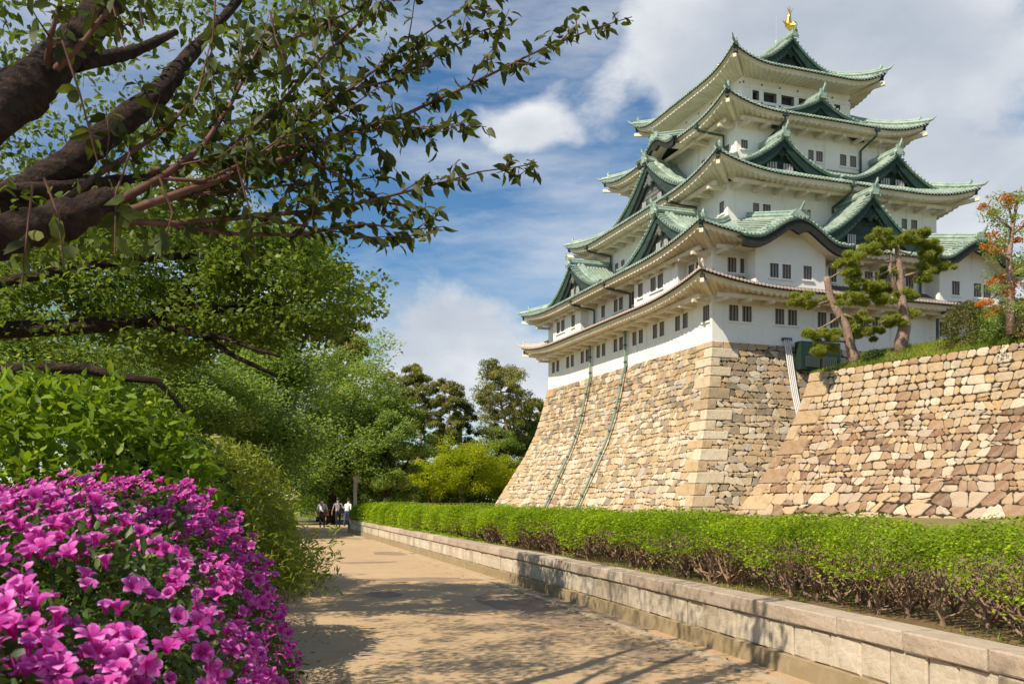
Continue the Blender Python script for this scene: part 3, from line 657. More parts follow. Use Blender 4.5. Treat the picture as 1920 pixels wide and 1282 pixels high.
# ---------------------------------------------------------------- gables
def gable(side, uc, of, ob, w, zb, za, board='gable_board', vent=None, ridge_h=.42, deep=.85, oni=1.0, sag=0.):
    H = za-zb
    def zp(x):
        q = min(1.06, abs(x)/w); r = max(0, 1-q)
        return zb+H*(.92*r**1.92+.08*r)+.16*max(0, (q-.8)/.2)**2
    xs = [w*(k/14)*s for s in (1,) for k in range(-14, 15)]
    g = MB(); rb = MB(); vg = MB(); hb = MB(); hb2 = MB(); gw = MB(); rd = MB(); og = MB()
    g.grid([[sp(side, uc+x, o_, zp(x)) for x in xs] for o_ in (of, (of+ob)/2, ob)])
    g.grid([[sp(side, uc+x, of, zp(x)) for x in xs], [sp(side, uc+x, of-.03, zp(x)-.22) for x in xs], [sp(side, uc+x, of-.9, zp(x)-.24) for x in xs]])
    e = np.abs(svec(side, 1, 0)); nv = svec(side, 0, 1)
    o_ = of-1.75
    while o_ > ob+.1:
        for s in (-1, 1):
            X = [s*w*k/9 for k in range(10)]; L_ = [[], [], [], []]
            for x in X:
                for r, (do, dz) in zip(L_, ((-.105, 0), (-.06, .12), (.06, .12), (.105, 0))): r.append(sp(side, uc+x, o_+do, zp(x)+dz))
            rb.grid(L_)
        o_ -= .36
    # verge: short rolls across the edge, two descending ridges
    for s in (-1, 1):
        fine = [s*w*k/60 for k in range(61)]; acc = 0; last = None
        for x in fine:
            p = np.array([x, zp(x)])
            if last is not None: acc += np.linalg.norm(p-last)
            last = p
            if acc > .36:
                acc = 0; c0 = svec(side, uc+x, of+.05, zp(x)+.06); c1 = svec(side, uc+x, of-.85, zp(x)+.06); vg.tube([c0, c1], .115, 6)
        vg.tube([svec(side, uc+s*w*k/10, of-1.05, zp(w*k/10)+.13) for k in range(11)], .20, 6)
        vg.tube([svec(side, uc+s*w*k/10*.93, of-1.5, zp(w*k/10*.93)+.13) for k in range(11)], .20, 6)
        pe = svec(side, uc+s*w*.92, of-1.5, zp(w*.92)+.2); vg.tube([pe, pe+(0, 0, .3)+e*s*.15, pe+(0, 0, .6)+e*s*.1], [.2, .14, .02], 5)
    # bargeboards following the curve
    for (mb, o0, th, d0, d1f) in ((hb, of-.16, .22, .20, lambda q: .62+.5*q*w/7), (hb2, of-.42, .2, .72, lambda q: .34+.2*q)):
        rows = [[], [], [], []]
        for x in xs:
            q = abs(x)/w; top = zp(x)-d0-(.35*q if mb is hb2 else 0); bot = top-d1f(q)*(1.15 if q > .05 else 1.)
            for r, (o_, z) in zip(rows, ((o0-th, top), (o0, top), (o0, bot), (o0-th, bot))): r.append(sp(side, uc+x*.995, o_, z))
        mb.grid(rows)
    # recessed gable wall of boards
    zbm = zb-.8
    for x0, x1 in zip(xs, xs[1:]):
        gw.add([sp(side, uc+x0, of-deep, zbm), sp(side, uc+x1, of-deep, zbm), sp(side, uc+x1, of-deep, max(zbm, zp(x1)-.5)), sp(side, uc+x0, of-deep, max(zbm, zp(x0)-.5))], [(0, 1, 2, 3)])
    k = 0; z = zb+.1
    while z < za-1.4:                       # board laps
        hwid = w*(1-((z-zb+.9)/H)**.62)*.95
        if hwid > .3: gw.box(svec(side, uc, of-deep+.025, z), (hwid, .025, .03), e, np.abs(nv))
        z += .45
    # ridge and end ornament
    rz = lambda o_: za-sag*((of-o_)/max(.1, of-ob))
    pr = [svec(side, uc, of+.12+(ob-of-.12)*k/6, rz(of+(ob-of)*k/6)+.10+ridge_h/2) for k in range(7)]
    for d_, hh in ((.24, 1), (.16, 2)): rd.tube([p+(0, 0, .0 if hh == 1 else ridge_h*.55) for p in pr], d_, 8)
    p0 = pr[0]+nv*.06
    rd.box(p0+(0, 0, .0), (.34*oni, .10, .42*oni), e, np.abs(nv)); rd.tube([p0+(0, 0, .3*oni), p0+nv*.22+(0, 0, .62*oni), p0+nv*.30+(0, 0, .95*oni)], [.18*oni, .13*oni, .05*oni], 6)
    for s in (-1, 1): rd.tube([p0+e*s*.3*oni+(0, 0, -.1), p0+e*s*.52*oni+(0, 0, -.3*oni), p0+e*s*.5*oni+(0, 0, -.55*oni)], [.16*oni, .12*oni, .04], 5)
    # carved pendant below the apex
    zc = za-.55-H*.20; R0 = .18+H*.055
    for (dx, dz, r) in ((0, .1, 1.1), (0, -.8, .95), (0, -1.5, .6), (-.95, -.55, .8), (.95, -.55, .8), (-1.8, -.95, .62), (1.8, -.95, .62), (-2.5, -1.4, .45), (2.5, -1.4, .45), (-.6, .4, .6), (.6, .4, .6)):
        c = svec(side, uc+dx*R0, of-.50, zc+dz*R0); og.tube([c-nv*.10, c+nv*.08, c+nv*.14], [r*R0, r*R0*.9, r*R0*.45], 7)
    r = K(g.build('gable', M['copper_bed']))
    for bb, nm, mm in ((rb, 'tile_rows', 'copper_rib'), (vg, 'verge_tiles', 'copper_rib'), (hb, 'bargeboard', 'copper_dark' if board == 'gable_board' else 'gable_board'), (hb2, 'inner_bargeboard', board), (gw, 'gable_wall', board), (rd, 'ridge', 'copper'), (og, 'pendant', 'copper_dark' if board == 'gable_board' else 'gable_grey')):
        o = bb.build(nm, M[mm]); o.parent = r
        if nm == 'tile_rows': o['kind'] = 'stuff'
    for (dx, z0, wd, hh, nb) in (vent or []):
        vb = MB(); vb.box(svec(side, uc+dx, of-deep+.05, z0), (wd/2, .05, hh/2), e, np.abs(nv)); o = vb.build('vent', M['window_dark']); o.parent = r
        vb = MB()
        for k in range(nb): vb.box(svec(side, uc+dx-wd/2+wd*(k+.5)/nb, of-deep+.14, z0), (wd/nb*.28, .05, hh/2), e, np.abs(nv))
        o = vb.build('vent_bars', M['vent_bar']); o.parent = r
    return r
gable('f', -6.15, 14.0, 10.33, 5.9, 30.32, 33.15, vent=[(-.85, 30.75, 1.1, .62, 4), (.85, 30.75, 1.1, .62, 4)])
gable('f', 6.15, 14.0, 10.33, 5.9, 30.32, 33.15, vent=[(-.85, 30.75, 1.1, .62, 4), (.85, 30.75, 1.1, .62, 4)])
gable('f', 0, 11.15, 7.51, 5.2, 36.82, 38.55)
gable('f', 0, 17.9, 13.21, 7.3, 23.2, 27.6, vent=[(-1.75, 23.75, .95, .85, 4), (1.75, 23.75, .95, .85, 4)])
gable('l', .3, 12.15, 8.65, 9.2, 30.4, 35.1, board='gable_grey', vent=[(1.6, 31.2, .8, .9, 3), (-1.6, 31.2, .8, .9, 3)], sag=.5)
gable('l', -9.4, 16.35, 11.4, 7.6, 23.25, 26.75, board='gable_grey', vent=[(.7, 23.95, .75, .8, 3), (-.7, 23.95, .75, .8, 3)])
gable('l', 9.7, 16.35, 11.4, 7.6, 23.25, 26.75, board='gable_grey', vent=[(.7, 23.95, .75, .8, 3), (-.7, 23.95, .75, .8, 3)])
gable('f', 0, 6.95, 0, 5.3, 43.2, 46.15, oni=.8)
gable('b', 0, 6.95, 0, 5.3, 43.2, 46.15, oni=.8)

def kara(side, uc, of, ob, w, zb, za, tilt, th=.72):
    def zp(x): return zb+(za-zb)*bell(abs(x)/w)+.10*max(0, (abs(x)/w-.86)/.14)**2
    xs = [w*k/24 for k in range(-24, 25)]; e = np.abs(svec(side, 1, 0)); nv = svec(side, 0, 1)
    dz = lambda o_: tilt*(of-o_)
    g = MB(); rb = MB(); vg = MB(); hb = MB(); rd = MB(); sf = MB()
    os_ = [of+(ob-of)*k/4 for k in range(5)]
    g.grid([[sp(side, uc+x, o_, zp(x)+dz(o_)) for x in xs] for o_ in os_])
    g.grid([[sp(side, uc+x, of, zp(x)) for x in xs], [sp(side, uc+x, of-.03, zp(x)-.16) for x in xs], [sp(side, uc+x, of-1.6, zp(x)-.14+dz(of-1.6)*.4) for x in xs]])
    acc = 0; last = None
    for k in range(-96, 97):
        x = w*k/96; p = np.array([x, zp(x)])
        if last is not None: acc += np.linalg.norm(p-last)
        last = p
        if acc > .33:
            acc = 0; L_ = [[], [], [], []]; o_ = of-1.1
            vg.tube([svec(side, uc+x, of+.06, zp(x)+.05), svec(side, uc+x, of-1.0, zp(x)+.05+dz(of-1.0))], .105, 6)
            for r, (du, ddz) in zip(L_, ((-.1, 0), (-.05, .1), (.05, .1), (.1, 0))):
                for oo in (of-1.0, ob): r.append(sp(side, uc+x+du, oo, zp(x)+dz(oo)+ddz))
            rb.grid(L_)
    for s in (-1, 1): vg.tube([svec(side, uc+s*w*k/12*.96, of-1.1, zp(w*k/12*.96)+.1+dz(of-1.1)) for k in range(13)], .16, 6)
    rows = [[], [], [], []]
    for x in xs:
        q = abs(x)/w; t = zp(x)-.14; b_ = t-th*(1.0+.05*q)-(.42*max(0, 1-abs(x)/.75)**.8 if abs(x) < .75 else 0)+.16*max(0, math.cos((abs(x)-.95)*2.2))*(abs(x) < 1.6)*.4
        for r, (o_, z) in zip(rows, ((of-.42, t), (of-.12, t), (of-.12, b_), (of-.42, b_))): r.append(sp(side, uc+x, o_, z))
    hb.grid(rows)
    rows = [[sp(side, uc+x*.97, o_, zp(x)-th-.05) for x in xs] for o_ in (of-.42, of-1.7)]; sf.grid(rows)
    p = [svec(side, uc, o_, za+.22+dz(o_)) for o_ in (of-.1, (of+ob)/2, ob)]; rd.tube(p, .22, 8); rd.tube([q+(0, 0, .26) for q in p], .13, 6)
    p0 = p[0]; rd.box(p0+(0, 0, .1), (.55, .1, .3), e, np.abs(nv))
    for (dx, r) in ((-.6, .25), (.6, .25), (0, .38)): rd.tube([p0+e*dx-nv*.1, p0+e*dx+nv*.12], r, 7)
    rd.tube([p0+(0, 0, .35), p0+nv*.25+(0, 0, .62), p0+nv*.5+(0, 0, .92)], [.15, .12, .07], 6)
    r = K(g.build('curved_gable', M['copper_bed']))
    for bb, nm, mm in ((rb, 'tile_rows', 'copper_rib'), (vg, 'verge_tiles', 'copper_rib'), (hb, 'bargeboard', 'black_copper'), (rd, 'ridge', 'copper'), (sf, 'soffit', 'eave_plaster')):
        o = bb.build(nm, M[mm]); o.parent = r
        if nm == 'tile_rows': o['kind'] = 'stuff'
    return r
kara('f', -9.4, 20.55, 13.21, 5.35, 22.05, 23.85, .27)
kara('f', 9.4, 20.55, 13.21, 5.35, 22.05, 23.85, .27)
kara('l', -.6, 11.75, 6.21, 3.7, 35.95, 37.05, .25, th=.55)

# projecting bays of the second storey
def bay(side, uc, hw, out, inn, z0, z1, wins, arch=None):
    b = MB(); wall_face(b, side, out, uc-hw, uc+hw, z0, z1, wins)
    for s in (-1, 1): b.add([sp(side, uc+s*hw, out, z0), sp(side, uc+s*hw, inn, z0), sp(side, uc+s*hw, inn, z1), sp(side, uc+s*hw, out, z1)], [(0, 1, 2, 3)])
    if arch:
        xs = [hw*k/10 for k in range(-10, 11)]
        for x0, x1 in zip(xs, xs[1:]): b.add([sp(side, uc+x0, out, z1), sp(side, uc+x1, out, z1), sp(side, uc+x1, out, max(z1, arch(x1))), sp(side, uc+x0, out, max(z1, arch(x0)))], [(0, 1, 2, 3)])
    K(b.build('bay_wall', M['plaster']))
    for w in wins: window(side, out, w)
ar = lambda x: 22.05+1.8*bell(abs(x)/5.35)-.5
bay('f', -9.3, 3.35, 19.1, KB, 18.7, 21.6, [(-10.9, .82, 19.3, 20.45), (-9.72, .82, 19.3, 20.45), (-7.7, .8, 19.4, 20.5)], ar)
bay('f', 9.3, 3.35, 19.1, KB, 18.7, 21.6, [(7.75, .85, 19.3, 20.5), (10.2, .85, 19.3, 20.5), (11.3, .85, 19.3, 20.5)], ar)
bay('l', -9.65, 3.93, 16.5, KA, 18.7, 21.85, [(-6.45, .95, 19.82, 21.08), (-8.65, .95, 19.82, 21.08), (-9.8, .95, 19.82, 21.08)][:0]+[(-6.9, .9, 19.82, 21.08), (-9.3, .95, 19.82, 21.08), (-10.6, .95, 19.82, 21.08)])
bay('l', 10.1, 3.75, 16.5, KA, 18.7, 21.85, [(8.3, .9, 19.82, 21.08), (11.1, .95, 19.82, 21.08), (12.4, .95, 19.82, 21.08)])

# golden dolphins on the top ridge
def shachi(y, s, label):
    r = empty('golden_ridge_fish', (0, y, 46.9), label, 'roof ornament')
    P_ = [(0, -.75*s, .18), (0, -.55*s, .32), (0, -.15*s, .42), (0, .18*s, .75), (0, .22*s, 1.15), (0, .10*s, 1.5), (0, -.02*s, 1.78)]
    b = MB(); b.tube(P_, [.16, .30, .36, .34, .27, .19, .10], 8); o = b.build('body', M['gold'], r, smooth=True)
    b = MB()
    for (x, dz, dy) in ((-.34, .62, -.12), (.34, .62, -.12), (0, .85, .0), (-.2, .8, .22), (.2, .8, .22)):
        t = np.array([0, -.02*s, 1.7]); q = t+np.array([x, dy*s, dz]); b.add([t+(-.09, 0, 0), t+(.09, 0, 0), t+(0, .09*s, .05), q, t*.4+q*.6+(.08, .08, 0)], [(0, 1, 3), (1, 2, 3), (2, 0, 3), (1, 4, 3), (2, 4, 3)])
    b.build('tail_fin', M['gold'], r)
    for sx in (-1, 1):
        b = MB(); t = np.array([sx*.28, -.1*s, .45]); b.add([t+(0, .2*s, 0), t+(0, -.2*s, .05), t+(sx*.55, .12*s, .55), t+(sx*.3, .25*s, .5), t+(sx*.02, 0, -.12)], [(0, 1, 2), (0, 2, 3), (1, 4, 2), (4, 0, 3)]); b.build('side_fin', M['gold'], r)
    b = MB()
    for k in range(6): z = .75+.17*k; b.add([(0, .50*s-.04*s*k, z), (0, .28*s-.05*s*k, z-.12), (0, .28*s-.05*s*k, z+.12), (.04, .3*s-.05*s*k, z), (-.04, .3*s-.05*s*k, z)], [(0, 1, 3), (0, 3, 2), (0, 2, 4), (0, 4, 1)])
    b.build('back_spines', M['gold'], r)
    b = MB(); b.tube([(0, -.95*s, .20), (0, -.7*s, .34)], [.14, .3], 8); b.build('head', M['gold'], r)
    for c in r.children: c.scale = (1.05, 1.05, 1.02)
shachi(-6.35, 1, 'golden fish ornament on the gable end of the top roof ridge facing the rampart')
shachi(6.35, -1, 'golden fish ornament at the far end of the top roof ridge')
b = MB(); b.tube([(0, -4.2, 46.5), (0, -4.2, 49.6)], .012, 5); b.tube([(0, -4.2, 46.5), (0, -4.2, 47.1)], .08, 5); o = b.build('lightning_rod', M['conduit']); K(o)

# rain heads and pipes on the walls
def pipe(pts, r, m, name='downpipe'):
    b = MB(); b.tube(pts, r, 7); h = np.array(pts[0], float); b.box(h+(0, 0, .1), (.26, .26, .22)); return K(b.build(name, M[m]))
for X, wy, oy, z0, z1 in ((-4.9, 10.33, 12.3, 35.8, 32.9), (5.2, 10.33, 12.3, 35.8, 31.), (-.3, 13.21, 15.6, 29., 27.2)):
    pipe([(X, -oy, z0), (X, -oy, z0-.5), (X-.3, -wy-.2, z0-1.3), (X-.3, -wy-.2, z1)], .11, 'pipe_dark')
pipe([(1.6, -17.7, 21.4), (1.6, -17.7, 19.6)], .1, 'pipe_green'); pipe([(5.2, -17.7, 21.4), (5.2, -17.7, 19.4)], .1, 'pipe_dark')
for Y, wx, ox, z0, z1 in ((-8.6, 8.65, 10.9, 35.8, 32.2), (-8.4, 11.4, 13.9, 29.0, 25.8), (9.3, 11.4, 13.9, 29.0, 25.6), (4.4, 15.63, 17.9, 21.9, 19.0), (-3.6, 15.63, 17.9, 21.9, 19.)):
    pipe([(-ox, Y+1.2, z0), (-ox+.1, Y+1.2, z0-.35), (-wx-.22, Y, z0-1.0), (-wx-.22, Y, z1)], .12, 'pipe_dark')
def stone_pipe(Y0, label):
    r = empty('rain_pipe', (-KA-.2, Y0, 17.), label, 'pipe')
    pts = [(-KA-.28, Y0, 17.7)]+[(-KA-.28, Y0, z) for z in (16.5, 15., 14.2)]+[(-KA-ko(z)-.42, Y0, z) for z in (13, 11.8, 10.6, 9.4, 8.2, 7, 5.8, 4.6, 3.4, 2.2, 1, .5)]
    b = MB(); b.tube(pts, .125, 8); kid(b.build('pipe', M['pipe_green'], smooth=True), r)
    for z in (16.2, 14.6, 12.4, 10.2, 8., 5.9, 3.9, 1.9):
        x = -KA-(ko(z)+.42 if z < 14 else .28); k = (ko(z-.2)-ko(z+.2))/.4 if z < 14 else 0; d = np.array([-k, 0, -1.])/math.hypot(1, k)*.09
        b = MB(); c = np.array([x, Y0, z]); b.tube([c-d, c+d], .165, 8); kid(b.build('bracket', M['pipe_dark']), r)
stone_pipe(5.3, 'green copper rain pipe down the stone base, the one toward the pine trees'); stone_pipe(-2.7, 'green copper rain pipe down the stone base, the one toward the front corner')
# conduits and shuttered box on the front of the stone base
r = empty('white_conduits', (-8.6, -17.8, 14.4), 'bundle of white conduits running down the shaded front of the stone base', 'pipes')
for k in range(4):
    x = -8.85+.17*k; pts = [(x, -KB-.12, 14.9)]+[(x+(14.2-z)*.02, -KB-ko(z)-.22, z) for z in (14.2, 13, 11.5, 10, 8.5, 7, 5.5)]
    b = MB(); b.tube(pts, .06, 6); kid(b.build('conduit', M['conduit']), r)
b = MB(); b.box((-8.6, -KB-.1, 14.75), (.45, .1, .12)); kid(b.build('clamp', M['pipe_dark']), r)
r = empty('shuttered_box', (-6., -18.3, 12.2), 'dark green shuttered hatch with barred window set in the stone base', 'hatch')
b = MB(); b.box((-6.05, -18.25, 13.35), (1.95, .42, 1.15)); kid(b.build('housing', M['shutter_green']), r)
for c in (-6.9, -5.2):
    b = MB(); b.box((c, -18.69, 12.85), (.72, .03, .45)); p = kid(b.build('opening', M['window_dark']), r); b = MB()
    for k in range(7): b.box((c-.6+.2*k, -18.75, 12.85), (.045, .03, .45))
    kid(b.build('bars', M['pipe_dark']), r)
# plastered flank right of the pines
b = MB(); rows = []
for z in np.linspace(9., 17.4, 9): o = .10+.75*((17.4-z)/8.4)**2; rows.append([(4.2-o*.6, -KB-o, z), (5.3, -KB-o, z), (5.3, -KB+.2, z), (4.2-o*.6, -KB+.2, z), (4.2-o*.6, -KB-o, z)])
b.grid(rows); K(b.build('buttress', M['plaster']))
b = MB(); b.box((11., -KB-.35, 12.4), (5.5, .3, 2.3)); K(b.build('flank_wall', M['plaster']))
pipe([(6.5, -19.3, 17.9), (6.5, -18.3, 17.3), (6.6, -18.2, 15.), (7.0, -18.3, 11.)], .13, 'pipe_dark')

# ================================================================== VEGETATION
def unit(v): return v/(np.linalg.norm(v, axis=-1, keepdims=True)+1e-9)
def leaves(name, C, L, wd, mt, tone, parent=None, up=.7, axis=None, fold=.25, near=False, droop=0.):
    n = len(C); L = np.broadcast_to(np.asarray(L, float), (n,))[:, None]*RNG.uniform(.7, 1.25, (n, 1)); wd = L*wd
    nm = unit(RNG.normal(0, 1, (n, 3))*(1-up)+np.array([0, 0, up])); ax = RNG.normal(0, 1, (n, 3)) if axis is None else axis+RNG.normal(0, .45, (n, 3))
    ax = unit(ax-nm*(ax*nm).sum(1, keepdims=True)); ax = unit(ax+np.array([0, 0, -droop])); sd = unit(np.cross(nm, ax)); nm = np.cross(ax, sd)
    t = np.clip(tone, 0, 1)
    if near:
        V = np.empty((n, 7, 3)); f_ = nm*wd*fold; V[:, 0] = C; V[:, 1] = C+ax*L*.28-sd*wd*.85+f_; V[:, 2] = C+ax*L*.64-sd*wd*.80+f_-nm*L*.05; V[:, 3] = C+ax*L-nm*L*.20
        V[:, 4] = C+ax*L*.64+sd*wd*.80+f_-nm*L*.05; V[:, 5] = C+ax*L*.28+sd*wd*.85+f_; V[:, 6] = C+ax*L*.5-nm*wd*.1
        b = (np.arange(n)*7)[:, None]; Fc = np.concatenate([b+np.array([0, 1, 2, 6]), b+np.array([6, 2, 3, 4]), b+np.array([0, 6, 4, 5])], 1).reshape(-1, 4); k = 7
    else:
        V = np.empty((n, 4, 3)); V[:, 0] = C-ax*L*.5; V[:, 1] = C-sd*wd+nm*wd*fold; V[:, 2] = C+ax*L*.5-nm*L*.12; V[:, 3] = C+sd*wd+nm*wd*fold
        Fc = np.arange(n*4).reshape(-1, 4); k = 4
    o = obj(name, np_mesh(name, V.reshape(-1, 3), Fc, mt, np.repeat(t, k)))
    if parent is not None: kid(o, parent)
    return o
def gauss_clumps(cent, per, rad, flat=.6):
    cent = np.asarray(cent); m = len(cent); d = unit(RNG.normal(0, 1, (m, per, 3)))*(RNG.random((m, per, 1))**.45); d[..., 2] *= flat
    r = np.asarray(rad).reshape(-1, 1, 1) if np.ndim(rad) else rad
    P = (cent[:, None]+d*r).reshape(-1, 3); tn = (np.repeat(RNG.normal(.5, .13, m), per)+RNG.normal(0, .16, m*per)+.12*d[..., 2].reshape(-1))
    return P, tn
def crown_pts(c, rx, ry, rz, ncl, fill=.35, squash=.9):
    d = unit(RNG.normal(0, 1, (ncl, 3))); r = np.where(RNG.random(ncl) < fill, RNG.random(ncl)**.5*.8, RNG.uniform(.74, 1.04, ncl))[:, None]
    P = d*r*np.array([rx, ry, rz]); lump = 1+.16*np.sin(3*np.arctan2(d[:, 1], d[:, 0])+c[0])[:, None]+.12*np.sin(5*d[:, 2:3]+c[1]); return np.asarray(c)+P*lump
def curve(p0, p1, sag=.0, n=6, jit=.0):
    p0, p1 = np.array(p0, float), np.array(p1, float); L_ = np.linalg.norm(p1-p0); out = []
    for k in range(n): t = k/(n-1); out.append(p0+(p1-p0)*t+np.array([0, 0, sag*L_*math.sin(math.pi*t)])+RNG.normal(0, jit*L_, 3)*(0 < k < n-1))
    return out
def tree(name, label, basep, cc, rx, ry, rz, ncl, per, crad, leaf, mt, group=None, tr=.22, cat='tree', bark='bark', wd=.28, nl=12, lean=(0, 0), up=.68, flat=.6, fill=.35):
    r = empty(name, tuple(basep), label, cat, group); basep = np.array(basep, float); cc = np.array(cc, float)
    cp = crown_pts(cc, rx, ry, rz, ncl, fill); P, tn = gauss_clumps(cp, per, crad*RNG.uniform(.7, 1.3, ncl), flat)
    leaves('crown', P, leaf, wd, mt, tn, r, up=up)
    b = MB(); top = cc+np.array([0, 0, rz*.35]); mid = basep+(cc-basep)*.5+np.array([lean[0], lean[1], 0])
    tp = [basep-(0, 0, .2), basep+(mid-basep)*.5+RNG.normal(0, .08, 3), mid, mid+(top-mid)*.5+RNG.normal(0, .2, 3), top]
    b.tube(tp, [tr*1.35, tr, tr*.8, tr*.5, tr*.15], 8); kid(b.build('trunk', M[bark], smooth=True), r)
    b = MB(); idx = RNG.permutation(ncl)[:nl]
    for i in idx:
        t = RNG.uniform(.35, .85); j = min(3, int(t*4)); s0 = tp[j]+(tp[j+1]-tp[j])*(t*4-j); b.tube(curve(s0, cp[i], .06, 5, .03), [tr*.42, tr*.33, tr*.24, tr*.15, tr*.06], 6)
    kid(b.build('limbs', M[bark], smooth=True), r); return r
def pine(name, label, basep, top, hw, npad, per, needle, mt, group=None, tr=.25, z0=.35, bend=0., cat='tree'):
    r = empty(name, tuple(basep), label, cat, group); basep = np.array(basep, float); top = np.array(top, float); H = top[2]-basep[2]
    tp = [basep-(0, 0, .2)]+[basep+(top-basep)*t+np.array([bend*math.sin(math.pi*t)+RNG.normal(0, .02*H), RNG.normal(0, .02*H), 0]) for t in (.25, .5, .75, 1)]
    b = MB(); b.tube(tp, [tr*1.3, tr, tr*.75, tr*.45, tr*.1], 8); kid(b.build('trunk', M['bark_pine'], smooth=True), r)
    b = MB(); C = []; Rr = []; npad = int(npad*1.4)
    for k in range(npad):
        t = z0+(1-z0)*(k+.5)/npad; j = min(3, int(t*4)); s0 = tp[j]+(tp[j+1]-tp[j])*(t*4-j); a = k*2.4+RNG.uniform(-.5, .5)
        prof = math.sin(math.pi*min(1, (1-t)/(1-z0)*.80+.16))**.8; reach = hw*prof*RNG.uniform(.45, 1.08)
        e = s0+np.array([math.cos(a)*reach, math.sin(a)*reach, H*.03*RNG.uniform(-.6, 1.4)]); b.tube(curve(s0, e, .05, 4, .03), [tr*.3, tr*.22, tr*.14, tr*.05], 5)
        C.append(e); Rr.append(hw*RNG.uniform(.14, .34)); C.append(s0*.45+e*.55+np.array([0, 0, .03*H])); Rr.append(hw*RNG.uniform(.12, .26))
    kid(b.build('limbs', M['bark_pine'], smooth=True), r)
    P, tn = gauss_clumps(np.array(C), int(per*.6), np.array(Rr), .55)
    # needle tufts: short upward sprays round each point
    tuft = 3; P3 = np.repeat(P, tuft, 0); ax = RNG.normal(0, .6, (len(P3), 3))+np.array([0, 0, .75])
    leaves('crown', P3+RNG.normal(0, needle*.25, P3.shape), needle, .13, mt, np.repeat(tn, tuft)+.1*RNG.normal(0, 1, len(P3)), r, up=.1, axis=ax); return r

def D2(px, D, z=0.): return W((px-960)/FPX*D, D, z)
def zz(py, D): return EYE+(935.3-py)/FPX*D
def bl(px, y0, y1, hw, D, ncl, per, leaf, mt, label, group, name='broadleaf_tree', tr=.25, crad=None, g=0., **kw):
    s = D/FPX; zt, zb = zz(y0, D), zz(y1, D); rz = (zt-zb)/2; c = D2(px, D, (zt+zb)/2)
    return tree(name, label, D2(px, D, g), c, hw*s, hw*s*.9, rz, ncl, per, crad or hw*s*.30, leaf, mt, group, tr, **kw)
G1 = 'green park trees beyond the shrubs'
bl(60, 560, 860, 190, 30, 120, 300, .15, M['leaf_mid'], 'green broadleaf tree rising behind the glossy laurel shrub', G1)
bl(285, 615, 900, 170, 36, 130, 260, .175, M['leaf_mid'], 'feathery light green tree behind the lowest bare cherry limb', G1)
bl(470, 600, 930, 165, 43, 150, 260, .20, M['leaf_mid'], 'wide light green tree above the bamboo shrub and wooden post', G1)
bl(620, 645, 945, 140, 60, 150, 260, .21, M['leaf_mid'], 'light green weeping tree above the walkers', G1)
bl(725, 735, 945, 70, 58, 80, 280, .20, M['leaf_mid'], 'darker green tree between the walkers and the yellow green maples', G1)
bl(600, 830, 955, 120, 68, 100, 260, .2, M['leaf_dark'], 'dark shaded evergreen behind the bamboo shrub', G1)
bl(690, 850, 950, 70, 64, 60, 260, .2, M['leaf_dark'], 'dark evergreen shrub right behind the wooden signpost', G1)
bl(330, 780, 950, 150, 46, 80, 260, .18, M['leaf_dark'], 'dark evergreen hidden low behind the feathery tree', G1)
G2 = 'yellow green maples beyond the hedge'
bl(805, 862, 935, 58, 118, 60, 260, .24, M['leaf_bright'], 'yellow green maple furthest from the stone base', G2, 'maple_tree', g=.3, tr=.16)
bl(880, 832, 935, 72, 122, 80, 260, .25, M['leaf_bright'], 'largest yellow green maple below the pine with the leaning trunk', G2, 'maple_tree', g=.3, tr=.18)
bl(955, 862, 938, 50, 127, 50, 240, .26, M['leaf_bright'], 'yellow green maple beside the foot of the stone base', G2, 'maple_tree', g=.3, tr=.16)
G3 = 'green trees behind the maples'
bl(935, 796, 925, 60, 134, 70, 250, .30, M['leaf_mid'], 'mid green tree under the broad pine', G3)
bl(990, 800, 930, 45, 138, 60, 240, .30, M['leaf_mid'], 'mid green tree partly behind the edge of the stone base', G3)
bl(780, 840, 935, 55, 140, 50, 240, .30, M['leaf_dark'], 'dark green tree behind the maples next to the weeping tree', G3)
bl(880, 860, 940, 90, 145, 60, 240, .32, M['leaf_dark'], 'dark woodland tree filling in behind the largest maple', G3)
G4 = 'pines on the skyline'
def pn(px, y0, hw, D, npad, per, label, bend=0., z0=.35, pxb=None, nd=.42, mt='needle', tr=.3): return pine('pine_tree', label, D2(pxb or px, D, .0), D2(px, D, zz(y0, D)), hw*D/FPX, npad, per, nd, M[mt], G4, tr, z0, bend)
pn(655, 622, 48, 76, 26, 170, 'dark pine reaching up from behind the light green trees', z0=.45)
pn(722, 706, 38, 132, 20, 150, 'pine in the gap right of the weeping tree', z0=.45)
pn(776, 696, 42, 130, 24, 170, 'slim pine with a bare lower trunk on the skyline', z0=.55)
pn(832, 720, 46, 128, 24, 170, 'pine with a leaning trunk above the maples', bend=1.5, z0=.42, pxb=800)
pn(868, 762, 40, 131, 18, 120, 'thin olive coloured pine beside the broad pine', z0=.4, mt='leaf_olive')
pn(945, 690, 70, 136, 34, 170, 'broad tall pine standing alone against the sky', z0=.38, tr=.4)
pn(1003, 752, 40, 142, 24, 160, 'lower dark pine at the edge of the stone base', z0=.35)

